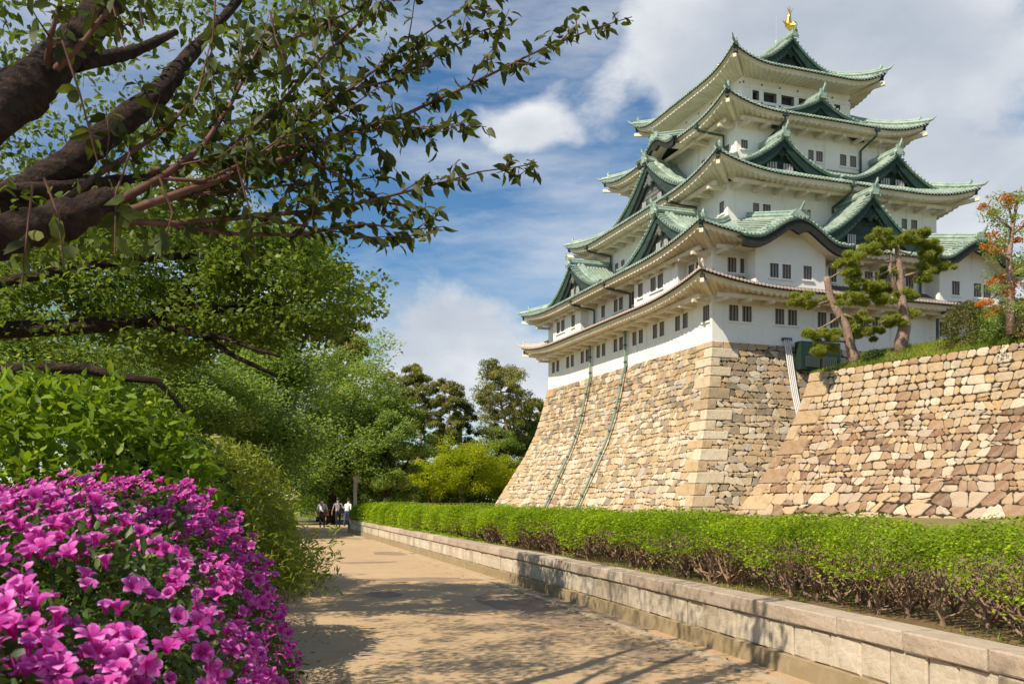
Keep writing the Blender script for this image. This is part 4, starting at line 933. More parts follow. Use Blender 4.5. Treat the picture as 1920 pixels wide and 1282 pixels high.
# ---- second cherry, over the shrubs
c2 = empty('cherry_tree', tuple(W(-7.7, 11.1, 0)), 'dark limbed cherry tree spreading low over the shrubs behind the nearest branches', 'tree')
b = MB(); tb = W(-7.7, 11.1, -.2)
b.tube([tb, W(-7.6, 11., 1.2), W(-7.3, 10.9, 2.4), W(-7.0, 10.9, 3.6), W(-6.7, 11, 5.)], [.3, .24, .21, .17, .09], 9); kid(b.build('trunk', M['bark'], smooth=True), c2)
def Ql(pts, k=1.): return [Q(p[0], p[1], p[2]*k) for p in pts]
b = MB()
for pts, r0, r1 in (([(-190, 660, 13.6), (-50, 620, 13.6), (150, 612, 13.8), (280, 600, 14), (330, 578, 14.2), (430, 582, 14.3), (505, 570, 14.4), (545, 583, 14.5)], .15, .05), ([(260, 602, 14), (330, 615, 13.9), (380, 630, 13.8), (440, 668, 13.7), (520, 705, 13.6)], .075, .025), ([(340, 620, 13.8), (420, 632, 13.6), (480, 655, 13.5), (525, 668, 13.4)], .05, .02),
                    ([(345, 578, 14.2), (348, 555, 14.2), (352, 535, 14.3)], .07, .05), ([(-150, 700, 12), (60, 690, 12), (160, 690, 12.1), (225, 707, 12.1), (295, 714, 12.2), (328, 748, 12.3), (350, 782, 12.4)], .09, .022), ([(-150, 560, 13.2), (120, 505, 13.4), (260, 485, 13.8), (400, 478, 14.2), (540, 470, 14.8)], .09, .02), ([(-100, 470, 14), (150, 450, 14.6), (330, 430, 15.2), (520, 440, 15.8), (640, 445, 16.2)], .08, .015)):
    P_ = Ql(pts, .78); r0 *= .8; r1 *= .8; n = len(P_); b.tube(P_, [r0+(r1-r0)*k/(n-1) for k in range(n)], 7)
kid(b.build('limbs', M['bark'], smooth=True), c2)
cl = []
while len(cl) < 330:
    px, py, d = RNG.uniform(-120, 700), RNG.uniform(395, 715), RNG.uniform(10.4, 14.0)
    if ((px-290)/410)**2+((py-540)/150)**2 > RNG.uniform(.85, 1.05): continue
    if py > 640 and RNG.random() < .55: continue
    c_ = Q(px, py, d); l_ = c_-SUN*((c_[2]-1.4)/SUN[2])-camp; lx, ld = l_[0]*RT[0]+l_[1]*RT[1], l_[0]*FW[0]+l_[1]*FW[1]
    if -7. < lx < -3.7 and 12.5 < ld < 20 and RNG.random() < .6: continue  # crown shape thinned so sunlight reaches the bamboo shrub
    cl.append(c_)
P, tn = gauss_clumps(cl, 125, RNG.uniform(.24, .48, len(cl)), .5); leaves('crown', P, .082, .30, M['leaf_cherry_lit'], tn, c2, up=.55)

def rough(b, pts, rr, n=14, knots=.07):
    pts = [np.array(p, float) for p in pts]; m = len(pts); P_, R2 = [], []
    for i in range(m-1):
        a, c, d_, e = pts[max(0, i-1)], pts[i], pts[i+1], pts[min(m-1, i+2)]
        for k in range(7):
            t = k/7; P_.append(.5*((2*c)+(-a+d_)*t+(2*a-5*c+4*d_-e)*t*t+(-a+3*c-3*d_+e)*t**3)); R2.append(rr[i]+(rr[i+1]-rr[i])*t)
    P_.append(pts[-1]); R2.append(rr[-1]); f = RNG.normal(0, 1, len(P_)); R2 = [q_*(1+knots*x) for q_, x in zip(R2, f)]
    k0 = len(b.v); b.tube(P_, R2, n); V = np.array(b.v[k0:]); V += RNG.normal(0, 1, V.shape)*np.repeat(np.array(R2), n)[:, None]*.035; b.v[k0:] = [tuple(v) for v in V]
# ---- nearest cherry: limbs across the top left
c1 = empty('cherry_tree', tuple(W(-3.5, 3.3, 0)), 'nearest cherry tree whose thick limbs and twigs reach across the sky', 'tree')
b = MB(); rough(b, [W(-3.6, 3.2, -.2), W(-3.5, 3.3, .8), W(-3.3, 3.5, 1.7), W(-2.95, 3.75, 2.5), W(-2.6, 3.95, 2.95)], [.30, .24, .21, .19, .15]); kid(b.build('trunk', M['bark'], smooth=True), c1)
b = MB()
for pts, rr in (([(-210, 470, 3.85), (-40, 245, 4.2), (70, 150, 4.5), (150, 65, 4.8), (215, -20, 5.0), (300, -140, 5.4), (420, -300, 6)], [.14, .125, .118, .10, .085, .06, .03]), ([(-200, 500, 4.2), (0, 385, 4.9), (120, 315, 5.3), (215, 240, 5.6), (300, 172, 5.9), (350, 110, 6.2), (430, 20, 6.6), (520, -90, 7)], [.12, .105, .098, .09, .08, .055, .035, .02]),
                ([(-200, 500, 3.8), (-40, 455, 4.05), (60, 428, 4.2), (130, 408, 4.3), (190, 383, 4.4), (222, 374, 4.45)], [.12, .108, .104, .10, .088, .06]), ([(140, 118, 4.8), (200, 108, 5.1), (255, 95, 5.4), (330, 60, 5.8)], [.05, .045, .04, .02]),
                ([(-120, 380, 4.6), (60, 360, 5.), (180, 345, 5.4), (290, 330, 5.8)], [.07, .06, .045, .02])):
    rough(b, Ql(pts), [x_*.88 for x_ in rr])
kid(b.build('limbs', M['bark'], smooth=True), c1)
TW = [([(215, 382, 4.45), (300, 335, 4.6), (380, 275, 4.8), (430, 200, 5.0), (480, 100, 5.2), (560, 10, 5.5)], .024), ([(230, 400, 4.45), (330, 365, 4.6), (450, 325, 4.9), (560, 290, 5.2), (640, 250, 5.5), (760, 215, 5.9), (880, 160, 6.2), (1000, 100, 6.5), (1110, 55, 6.8), (1185, 32, 7.)], .022),
      ([(225, 415, 4.4), (330, 420, 4.7), (480, 405, 5), (600, 395, 5.3), (700, 375, 5.5), (800, 350, 5.7), (900, 322, 6), (990, 310, 6.2)], .018), ([(330, 425, 4.7), (450, 440, 4.9), (560, 440, 5.1), (680, 420, 5.4), (780, 430, 5.6), (830, 425, 5.7)], .014),
      ([(280, 322, 4.6), (400, 300, 5), (520, 200, 5.3), (620, 90, 5.6), (700, 20, 5.8), (760, -50, 6)], .018), ([(450, 325, 4.9), (560, 240, 5.3), (650, 170, 5.6), (760, 90, 6), (860, 20, 6.3), (940, -40, 6.5)], .015), ([(90, 120, 4.42), (95, 70, 4.35), (112, 10, 4.3), (125, -60, 4.3)], .02), ([(105, 130, 4.4), (160, 75, 4.5), (200, 20, 4.6), (230, -40, 4.7)], .02),
      ([(640, 250, 5.5), (760, 240, 5.8), (840, 236, 6), (912, 238, 6.1)], .006), ([(560, 290, 5.2), (640, 330, 5.4), (720, 380, 5.6), (800, 395, 5.7)], .009), ([(650, 170, 5.6), (740, 150, 5.9), (830, 100, 6.2), (900, 60, 6.4), (960, 45, 6.5)], .009), ([(60, 420, 4.2), (180, 330, 4.6), (300, 250, 5), (370, 180, 5.2), (400, 60, 5.4)], .02),
      ([(240, 390, 4.5), (400, 360, 4.8), (560, 345, 5.2), (650, 340, 5.5), (720, 330, 5.7)], .010), ([(880, 160, 6.2), (900, 120, 6.3), (930, 85, 6.4), (945, 60, 6.5)], .006), ([(480, 100, 5.2), (580, 60, 5.5), (680, 10, 5.8), (740, -40, 6)], .012), ([(480, 405, 5), (600, 430, 5.2), (700, 445, 5.4), (790, 440, 5.6)], .008), ([(300, 335, 4.6), (380, 340, 4.7), (470, 300, 4.9), (590, 250, 5.3), (700, 170, 5.7), (800, 120, 6)], .012)]
b = MB(); LC = []; LA = []; LT = []
def twig(P_, r0, sub=True, dens=.045, t0=.12):
    n = len(P_); b.tube(P_, [max(.0025, r0*(1-.85*k/(n-1))) for k in range(n)], 5)
    seg = np.diff(np.array(P_), axis=0); ln = np.linalg.norm(seg, axis=1); tot = ln.sum(); s = tot*t0
    while s < tot:
        k = 0; q = s
        while k < len(ln)-1 and q > ln[k]: q -= ln[k]; k += 1
        p = P_[k]+seg[k]*min(1, q/ln[k]); d = seg[k]/ln[k]; f = s/tot
        if RNG.random() < .5+.5*f:
            for _ in range(1+(RNG.random() < .4)): LC.append(p+RNG.normal(0, .012, 3)); LA.append(d*.5+RNG.normal(0, .6, 3)+np.array([0, 0, -.15])); LT.append(RNG.normal(.4, .2))
        if sub and RNG.random() < (.34 if f < .45 else .20):
            dd = unit(d*.9+RNG.normal(0, .55, 3)+np.array([0, 0, .1])); l_ = RNG.uniform(.14, .5)*(1.15-.6*f)
            twig([p, p+dd*l_*.5+RNG.normal(0, .02, 3), p+dd*l_+RNG.normal(0, .03, 3)+np.array([0, 0, .03])], .006, False, .032, .05)
        s += dens*RNG.uniform(.6, 1.5)
for pts, r0 in TW: twig(Ql(pts), r0)
kid(b.build('twigs', M['bark_twig'], smooth=True), c1)
cl = []
for _ in range(150): px = RNG.uniform(-90, 640); py = RNG.uniform(-260, 470-.18*max(0, px)); cl.append(Q(px, py, RNG.uniform(5.6, 9.5)))
for _ in range(30): cl.append(Q(RNG.uniform(-150, 330), RNG.uniform(380, 520), RNG.uniform(4.6, 7)))
for _ in range(85): cl.append(W(RNG.uniform(-6.5, -.9), RNG.uniform(-2.2, 3.2), RNG.uniform(4.2, 6.5)))
P, tn = gauss_clumps(cl, 72, RNG.uniform(.25, .5, len(cl)), .5)
for px, py, d in [(235, 70, 3.1), (268, 30, 3.2), (395, 110, 3.6), (545, 120, 3.9), (185, 290, 3.3), (215, 455, 3.3), (300, 462, 3.4), (120, 480, 3.2), (480, 465, 3.9), (600, 60, 4.), (640, 130, 4.1), (40, 520, 3.3)]:
    b = MB(); c = Q(px, py, d); h_ = c+np.array([RNG.uniform(-.12, .05), RNG.uniform(-.05, .12), RNG.uniform(.22, .4)]); b.tube([h_, (h_+c)/2+RNG.normal(0, .02, 3), c-(0, 0, .04)], [.005, .004, .0025], 5); kid(b.build('hanging_twig', M['bark_twig']), c1)
    for _ in range(6): f_ = RNG.random(); LC.append(c*(1-f_*.6)+h_*f_*.6); LA.append(RNG.normal(0, .6, 3)+np.array([0, 0, -.6])); LT.append(RNG.normal(.5, .18))
leaves('lit_colour_crown', P, .070, .24, M['leaf_cherry_lit'], tn-.22, c1, up=.4, near=True, droop=.25)  # back leaves look sunlit through their lighter leaf colour
LC = np.array(LC); LA = np.array(LA); LT = np.array(LT)
leaves('crown', LC, .092, .24, M['leaf_cherry'], LT, c1, up=.35, axis=LA, near=True, droop=.35)

# ---- mounds: sample leaves over a height surface
def surf_sample(rows, n):
    R0 = np.array(rows); a, b_, c, d = R0[:-1, :-1].reshape(-1, 3), R0[1:, :-1].reshape(-1, 3), R0[1:, 1:].reshape(-1, 3), R0[:-1, 1:].reshape(-1, 3)
    nr = np.cross(c-a, d-b_); A = np.linalg.norm(nr, axis=1); i = RNG.choice(len(A), n, p=A/A.sum()); u, v = RNG.random((2, n, 1))
    P = a[i]*(1-u)*(1-v)+b_[i]*u*(1-v)+c[i]*u*v+d[i]*(1-u)*v; N_ = unit(nr[i]); N_[N_[:, 2] < 0] *= -1; return P, N_
def qf(s): s = np.clip(s, 0, 1); return (1-(1-s)**2.6)**(1/2.6)
# azalea mound (x to the right, d ahead)
def xr(d): return -.30-.204*d
AZ = []
for d in np.linspace(.75, 6.7, 76):
    r = []
    for e in np.concatenate([np.linspace(0, .62, 24)**1.9, np.linspace(.62, 3.2, 22)]):
        x = xr(d)-e*(1+.12*d); zt = (1.30+.055*min(d, 5.4)+.06*math.sin(d*2.1+e*2)+.05*math.sin(e*5+d))*qf(e/.5)*qf((d-.62)/1.3)*qf((6.8-d)/1.1)
        r.append(W(x+.05*math.sin(3*d+4*zt), d, max(.05, zt)))
    AZ.append(r)
az_ = empty('azalea_bush', tuple(W(-2., 4., 0)), 'rounded azalea bush covered in magenta and pink flowers', 'bush')
P, N_ = surf_sample(AZ, 27000); P2, N2 = surf_sample(AZ, 36000); kk = np.hypot(P2[:, 0]-CAMX, P2[:, 1]-CAMY) < 2.8; P = np.concatenate([P, P2[kk]]); N_ = np.concatenate([N_, N2[kk]]); P = P-N_*(RNG.random((len(P), 1))**1.5*.16); leaves('foliage', P, .053, .23, M['leaf_azalea'], RNG.normal(.45, .2, len(P)), az_, up=.5, axis=N_*.8+RNG.normal(0, .5, N_.shape), near=True)
b = MB()
for k in range(46):
    d = RNG.uniform(2.4, 5.8); x = xr(d)-RNG.uniform(.7, 2.); g = W(x, d, 0); b.tube(curve(g, g+np.array([RNG.uniform(-.25, .25), RNG.uniform(-.25, .25), RNG.uniform(.7, 1.1)]), 0, 4, .05), [.018, .014, .01, .006], 5)
kid(b.build('stems', M['bark_stem']), az_)
def flower_mesh(v):
    V, F_, T = [], [], []; op = [1., .8, 1.12, .62][v]
    for k in range(5):
        a = 2*math.pi*k/5+random.uniform(-.1, .1); ca, sa = math.cos(a), math.sin(a); o = len(V)
        for (r, w, z, t) in ((.003, .003, .0, .0), (.011*op, .0085, .017/op, .20), (.022*op, .0138, .026/op, .58), (.032*op, .0112, .0285/op, .85), (.041*op, .0020, .025/op, 1.)):
            for s in (-1, 1): V.append((ca*r-sa*w*s, sa*r+ca*w*s, z+.002*(s*random.random()))); T.append(t)
        F_ += [(o, o+1, o+3, o+2), (o+2, o+3, o+5, o+4), (o+4, o+5, o+7, o+6), (o+6, o+7, o+9, o+8)]
    o = len(V); V += [(0, 0, .004), (.001, .001, .042), (-.006, .005, .044), (.005, -.004, .045)]; T += [.05, .8, .8, .8]; F_ += [(o, o+1, o+2), (o, o+2, o+3)]
    return np.array(V), F_, np.array(T)
FM = [flower_mesh(v) for v in range(4)]; FME = []
for V, F_, T in FM:
    for tv in (-.18, -.05, .06):
        me = bpy.data.meshes.new('flower'); me.from_pydata([tuple(p) for p in V], [], F_); me.materials.append(M['petal'])
        a = me.attributes.new('tone', 'FLOAT', 'POINT'); a.data.foreach_set('value', np.clip(T+tv, 0, 1).astype(np.float32)); me.update(); FME.append(me)
P, N_ = surf_sample(AZ, 1650); P2, N2 = surf_sample(AZ, 1700); kk = np.hypot(P2[:, 0]-CAMX, P2[:, 1]-CAMY) < 3.1; P = np.concatenate([P, P2[kk]]); N_ = np.concatenate([N_, N2[kk]]); fl = []
dcam = np.hypot(P[:, 0]-CAMX, P[:, 1]-CAMY)
for p, nn, dc in zip(P, N_, dcam):
    if p[2] < .35 or dc < 1.55: continue
    hole = math.sin(p[0]*3.1+1.)*math.sin(p[1]*2.3)+.6*math.sin(p[0]*7+p[1]*5)
    if hole < -1.3: continue
    for _ in range(RNG.integers(2, 5)):
        q = p+RNG.normal(0, .045, 3); fl.append((q+nn*.012, unit(nn*.75+SUN*.75+RNG.normal(0, .36, 3))))
def vis(q):
    v = q-camp; D = v[0]*FW[0]+v[1]*FW[1]; X = v[0]*RT[0]+v[1]*RT[1]
    if D < .3: return 99
    px, py = 960+FPX*X/D, 935.3-FPX*v[2]/D
    return D if (-40 < px < 600 and 850 < py < 1320) else 50+D
fl.sort(key=lambda t: vis(t[0])); rest = MB(); ap = np.array(az_.location)
for i, (q, nn) in enumerate(fl):
    sc = RNG.uniform(.78, 1.16); rot = Vector(nn.tolist()).to_track_quat('Z', 'Y').to_euler(); roll = RNG.uniform(0, 6.28)
    if i < 300:
        o = obj('flower', FME[i % len(FME)], az_); o.location = tuple(q-ap); o.rotation_euler = rot; o.scale = (sc,)*3
    else:
        Rm = np.array(rot.to_matrix()); V, F_, T = FM[i % 4]; c, s_ = math.cos(roll), math.sin(roll); V2 = (np.stack([V[:, 0]*c-V[:, 1]*s_, V[:, 0]*s_+V[:, 1]*c, V[:, 2]], 1)*sc)@Rm.T+q
        k = len(rest.v); rest.v += [tuple(p) for p in V2]; rest.f += [tuple(j+k for j in f_) for f_ in F_]; rest.t += list(np.clip(T*RNG.uniform(.72, 1.05)+RNG.uniform(-.12, .1), 0, 1))
tag(kid(rest.build('flowers', M['petal']), az_), kind='stuff')

def ell_rows(c, rx, rd, rz, nz=22, na=40, lump=.1, seed=0.):
    rows = []
    for k in range(nz):
        th = (k/(nz-1))*math.pi*.5*.995; rr = math.cos(th)**.6; z = math.sin(th)**.8; r = []
        for j in range(na+1):
            a = 2*math.pi*j/na; lm = 1+lump*(math.sin(3*a+seed)+.6*math.sin(7*a+4*th+seed)); r.append(W(c[0]+rx*rr*math.cos(a)*lm, c[1]+rd*rr*math.sin(a)*lm, max(.02, rz*z*(1+lump*.6*math.sin(5*a+seed)))))
        rows.append(r)
    return rows
def shrub(name, label, rows, basep, n, leaf, wd, mt, depth=.25, up=.5, near=False, tone=.45, outw=.6, cat='shrub', group=None, stems=10, droop=0., nbark='bark_stem', sh=1.2, spread=.6):
    r = empty(name, tuple(basep), label, cat, group); P, N_ = surf_sample(rows, n); dp = RNG.random((n, 1))**1.6; P = P-N_*dp*depth+RNG.normal(0, leaf*.3, (n, 3))
    tn = tone+RNG.normal(0, .17, n)+.12*np.sin(P[:, 0]*4+P[:, 2]*5)*np.sin(P[:, 1]*4)
    leaves('foliage', P, leaf, wd, mt, tn, r, up=up, axis=N_*outw+RNG.normal(0, .5, N_.shape), near=near, droop=droop)
    b = MB(); bp = np.array(basep, float)
    for k in range(stems): g = bp+np.array([RNG.uniform(-.25, .25), RNG.uniform(-.25, .25), -.03]); b.tube(curve(g, g+np.array([RNG.uniform(-spread, spread), RNG.uniform(-spread, spread), sh*RNG.uniform(.7, 1.2)]), 0, 5, .05), [.03, .025, .018, .012, .006], 5)
    kid(b.build('stems', M[nbark], smooth=True), r); return r
shrub('laurel_shrub', 'large laurel shrub with glossy bright green leaves behind the azalea', ell_rows((-4.35, 8.3), 1.75, 1.7, 2.62, lump=.06), W(-4.35, 8.3, 0), 14000, .13, .22, M['leaf_laurel'], .35, .35, True, .52, sh=1.8, droop=.2)
shrub('evergreen_shrub', 'dark green evergreen shrub between the laurel and the bamboo shrub', ell_rows((-3.65, 9.6), .85, 1.2, 2.25, lump=.07, seed=2), W(-3.65, 9.6, 0), 8000, .08, .25, M['leaf_dark'], .3, .4, False, .45, sh=1.5)
shrub('evergreen_shrub', 'green shrub peeking out between the laurel and the azalea flowers', ell_rows((-3.6, 6.9), 1.5, .8, 1.55, lump=.08, seed=4), W(-3.6, 6.9, 0), 7000, .07, .25, M['leaf_azalea'], .3, .4, True, .6, sh=1.)
bs = shrub('bamboo_shrub', 'yellowish green bamboo like shrub with narrow leaves hanging over the path', ell_rows((-5.35, 15.6), 1.3, 3.6, 2.4, lump=.2, seed=1), W(-5.35, 15.6, 0), 24000, .17, .10, M['leaf_bamboo'], .9, .3, False, .5, outw=.9, stems=26, droop=.35, sh=1.9)
sp_rows = ell_rows((-4.45, 16.2), .75, 1.6, 1.5, lump=.15, seed=3); P, N_ = surf_sample(sp_rows, 5000); P[:, 2] += .15; kid(leaves('drooping_sprays', P-N_*RNG.random((5000, 1))*.4, .12, .11, M['leaf_bamboo'], RNG.normal(.42, .2, 5000), None, up=.3, axis=N_, droop=.5), bs)
# clipped low hedge on the left kerb of the path
rows = []
for d in np.linspace(7.2, 14.5, 40):
    r = []; xe = -1.93-(d-8)*.295-.12
    for k in range(17): a = math.pi*k/16; r.append(W(xe-.55+.55*np.sign(math.cos(a))*abs(math.cos(a))**.45, d, .02+.98*math.sin(a)**.45+.03*math.sin(d*5+k)))
    rows.append(r)
shrub('box_hedge', 'low dark green clipped hedge at the path edge beside the azalea', rows, W(-3., 11, 0), 22000, .045, .33, M['leaf_boxhedge'], .1, .4, False, .45, cat='hedge', stems=14, sh=.6, spread=.15)

# ---- long clipped hedge on the bed, bare stems showing below
hg = empty('clipped_hedge', (-48, -66, .57), 'long bright green clipped hedge with bare brown stems above the granite wall', 'hedge')
Lw = plen(WALL)
def hedge_pts(n, s0, s1, dens):
    s = s0+(s1-s0)*RNG.random(n)**dens; P = np.empty((n, 3)); N_ = np.empty((n, 3)); dist = np.empty(n)
    tab = [along(WALL, q) for q in np.linspace(0, Lw, 400)]; pp = np.array([t[0] for t in tab]); dd = np.array([t[1] for t in tab])
    k = np.clip((s/Lw*399).astype(int), 0, 399); a = math.pi*(RNG.random(n)*1.12-.06)
    leafy = np.clip((pp[k, 1]+62)/9, 0, 1)                      # foliage reaches the ground at the far end
    lump = .045*np.sin(s*2.1)+.04*np.sin(s*4.7+1)+.04*np.sin(s*1.1+2)
    far = np.clip((pp[k, 1]+70)/34, 0, 1); hw = .80+.16*far+lump; ztop = 1.40+.05*np.sin(s*1.7)+.5*lump; zbot = np.where(leafy > RNG.random(n), .66, ztop-.36-.07*np.sin(s*3.3)+.12*np.minimum(0, np.sin(s*1.9+a*2))-.12*(RNG.random(n) < .12))
    ca, sa = np.cos(a), np.sin(a); x = 1.05-.17*far+hw*np.sign(ca)*np.abs(ca)**.7; z = zbot+(ztop-zbot)*np.where(sa > 0, np.abs(sa)**.6, -.12*np.abs(sa))
    P[:, 0] = pp[k, 0]+dd[k, 1]*x; P[:, 1] = pp[k, 1]-dd[k, 0]*x; P[:, 2] = z
    N_[:, 0] = dd[k, 1]*ca; N_[:, 1] = -dd[k, 0]*ca; N_[:, 2] = np.maximum(.15, sa); N_ = unit(N_); dist = np.hypot(P[:, 0]-CAMX, P[:, 1]-CAMY); return P, N_, dist, s
P, N_, dist, s = hedge_pts(265000, 5.5, Lw+0., 1.4); dp = RNG.random((len(P), 1))**1.4
P = P-N_*dp*.22+RNG.normal(0, .018, P.shape); tn = .52+.16*RNG.normal(0, 1, len(P))-.10*dp[:, 0]+.10*np.sin(s*2.9)+.10*np.sin(s*.83+2)*np.sin(s*1.9)+.13*np.sin(P[:, 0]*9)*np.sin(P[:, 1]*9)
leaves('foliage', P, .025+.00100*dist, .34, M['leaf_hedge'], tn, hg, up=.72, axis=N_*.9)['kind'] = 'stuff'
b = MB(); s = 6.2
while s < Lw-.4:
    p, d = along(WALL, s); nn = np.array([d[1], -d[0]])
    if p[1] < -48:
        for _ in range(3):
            x0 = RNG.uniform(.52, 1.5); g = np.array([*(p+nn*x0), .56]); kk = RNG.integers(6, 9)
            b.tube([g, g+np.array([0, 0, .10])+RNG.normal(0, .02, 3)], [.024, .018], 5, False)
            for _ in range(kk):
                e = np.array([*(p+nn*np.clip(x0+RNG.uniform(-.45, .45), .42, 1.75)+d*RNG.uniform(-.5, .5)), .56+RNG.uniform(.42, .64)]); P_ = curve(g+(0, 0, RNG.uniform(.03, .12)), e, RNG.uniform(-.12, .04), 5, .045); b.tube(P_, [.013, .011, .009, .007, .004], 3, False)
                for _ in range(2):
                    q = P_[RNG.integers(1, 4)]; b.tube([q, q+np.array([*(nn*RNG.uniform(-.14, .14)+d*RNG.uniform(-.2, .2)), RNG.uniform(.04, .17)])], [.006, .002], 3, False)
    s += .22*RNG.uniform(.8, 1.2)
o = kid(b.build('stems', M['bark_stem']), hg); o['kind'] = 'stuff'
# grass and weeds in the bed
n = 24000; s = 6.5+(Lw-7)*RNG.random(n)**1.5; tab = [along(WALL, q) for q in np.linspace(0, Lw, 300)]; k = np.clip((s/Lw*299).astype(int), 0, 299); pp = np.array([t[0] for t in tab])[k]; dd = np.array([t[1] for t in tab])[k]; x = .25+2.6*RNG.random(n)**1.2
keep_ = (np.sin(s*1.7)+np.sin(s*.6+x*2)+RNG.normal(0, .9, n)) > .0; P = np.stack([pp[:, 0]+dd[:, 1]*x, pp[:, 1]-dd[:, 0]*x, np.full(n, .572)], 1)[keep_]
blades('bed_grass', P, np.tile([0, 0, 1.], (len(P), 1)), .07, M['grass_blade'], 'patchy short grass under the clipped hedge', wd=.006)
n = 5000; d = 7.6+14*RNG.random(n)**1.5; x = -1.93-(d-8)*.295+RNG.normal(-.05, .07, n); P = np.array([W(a, c, .01) for a, c in zip(x, d)])
blades('kerb_weeds', P, np.tile([0, 0, 1.], (n, 1)), .06, M['grass_blade'], 'thin weeds along the left edge of the path', wd=.006)
# litter of fallen leaves on the path edge
n = 500; d = 7.5+16*RNG.random(n)**1.3; xw = np.where(RNG.random(n) < .6, -1.93-(d-8)*.295+np.abs(RNG.normal(0, .28, n)), 1.45-(d-12)*.285+(d < 0)-np.abs(RNG.normal(.35, .2, n)))
o = leaves('fallen_leaves', np.array([W(a, c, .012) for a, c in zip(xw, d)]), .045, .3, M['leaf_olive'], RNG.random(n), None, up=.97); tag(o, 'small fallen leaves scattered along both edges of the path', 'leaves', kind='stuff')
# far hedges and hedge behind the walkers
def boxhedge(name, label, A, B, w, z0, z1, n, leaf, mt, group=None):
    A, B = np.array(A, float), np.array(B, float); d = unit(B-A); nn = np.array([d[1], -d[0]]); rows = []
    for t in np.linspace(0, 1, 30):
        p = A+(B-A)*t; rows.append([(*(p+nn*w*.5*np.sign(math.cos(a))*abs(math.cos(a))**.4), z0+(z1-z0)*math.sin(a)**.4+.03*math.sin(t*60)) for a in [math.pi*k/12 for k in range(13)]])
    return shrub(name, label, rows, (*((A+B)/2), z0), n, leaf, .34, mt, .15, .3, False, .5, cat='hedge', stems=20, sh=(z1-z0)*.7, group=group)
boxhedge('far_hedge', 'low dark hedge along the fence in front of the yellow green maples', D2(690, 116)[:2], D2(945, 122)[:2], 1.2, .0, 2.2, 9000, .14, M['leaf_boxhedge'])
boxhedge('clipped_hedge', 'short clipped hedge behind the walkers at the end of the path', D2(560, 66)[:2], D2(648, 60)[:2], 1.2, .4, 1.75, 7000, .09, M['leaf_hedge'])
rows = [[D2(560+q_*16, 150+3*math.sin(q_), .0)+np.array([0, 3*math.cos(a_), (5.5+2*math.sin(q_*1.3))*math.sin(a_)**.6]) for a_ in [math.pi*k/10 for k in range(11)]] for q_ in range(30)]
P, N_ = surf_sample(rows, 22000); o = leaves('woodland', P-N_*RNG.random((22000, 1))*1.2, .55, .35, M['leaf_dark'], RNG.normal(.45, .2, 22000), None, up=.4); tag(o, 'dark woodland edge filling the distance behind the maples and pines', 'woodland', kind='stuff')
fr = empty('low_fence', tuple(D2(830, 113, .0)), 'low wooden rail fence along the far hedge', 'fence')
for k in range(26):
    p = D2(742+7.2*k, 113, .0); b = MB(); b.box(p+(0, 0, .55), (.05, .05, .6)); kid(b.build('post', M['wood_old']), fr)
b = MB(); A, B = D2(742, 113, 1.1), D2(922, 113, 1.1); b.tube([A, B], .04, 6); kid(b.build('rail', M['wood_old']), fr)

# ---- on the rampart: two trained pines, shrubs, an orange leaved tree
def trained_pine(label, limbs, trunk, rr, pads, seed):
    r = empty('trained_pine', tuple(trunk[0]), label, 'tree', 'trained pines on the rampart'); b = MB(); b.tube(trunk, rr, 9); kid(b.build('trunk', M['bark_pine'], smooth=True), r)
    for pts, r0 in limbs: b = MB(); n = len(pts); b.tube(pts, [r0*(1-.75*k/(n-1)) for k in range(n)], 6); kid(b.build('limb', M['bark_pine'], smooth=True), r)
    for (c, rx, rz) in pads:
        m_ = int(5+5*rx); sc_ = c+np.stack([RNG.normal(0, .40, m_)*rx, RNG.normal(0, .40, m_)*rx, RNG.normal(0, .34, m_)*rz], 1); k = int((560*rx*rx+300)/m_)+8; P, _ = gauss_clumps(sc_, k, RNG.uniform(.22, .42, m_)*(.6+.4*rx), .55); P = np.repeat(P, 5, 0)
        ax = RNG.normal(0, .62, P.shape)+np.array([0, 0, .8])+(P-c)*.5; leaves('needle_pad', P, .34, .045, M['needle_near'], RNG.normal(.5, .2, len(P))+.2*(P[:, 2]-c[2])/rz*.5, r, up=.3, axis=ax)
    return r
D1, D2_ = 60.5, 58.5
q = lambda px, py, d=0.: Q(px, py, D1+d)
trained_pine('leaning pine with a lopped top and hanging needle pads above the barred hatch',
    [([q(1553, 565), q(1530, 572, -.5), q(1500, 568, -.8)], .12), ([q(1580, 590), q(1556, 606, -.8), q(1530, 618, -1.2)], .11), ([q(1583, 590), q(1600, 598, .4), q(1618, 592, .8)], .10), ([q(1588, 640), q(1555, 640, -.6), q(1520, 640, -1)], .09), ([q(1550, 525), q(1572, 512, .3), q(1590, 500, .5)], .08)],
    [q(1602, 684), q(1600, 668), q(1592, 640), q(1586, 610), q(1570, 585), q(1556, 555), q(1552, 530), q(1549, 519)], [.40, .36, .31, .29, .26, .24, .22, .20],
    [(q(1500, 558, -.8), .95, .5), (q(1522, 572, -.8), .7, .4), (q(1573, 563, .2), .7, .4), (q(1545, 628, -1), 1.05, .7), (q(1515, 628, -1.2), .6, .4), (q(1562, 650, -.8), .9, .9), (q(1532, 655, -1.2), .6, .5), (q(1610, 600, .6), 1.2, .9), (q(1632, 622, .8), 1.1, .7), (q(1600, 625, .5), .8, .6)], 1)
q = lambda px, py, d=0.: Q(px, py, D2_+d)
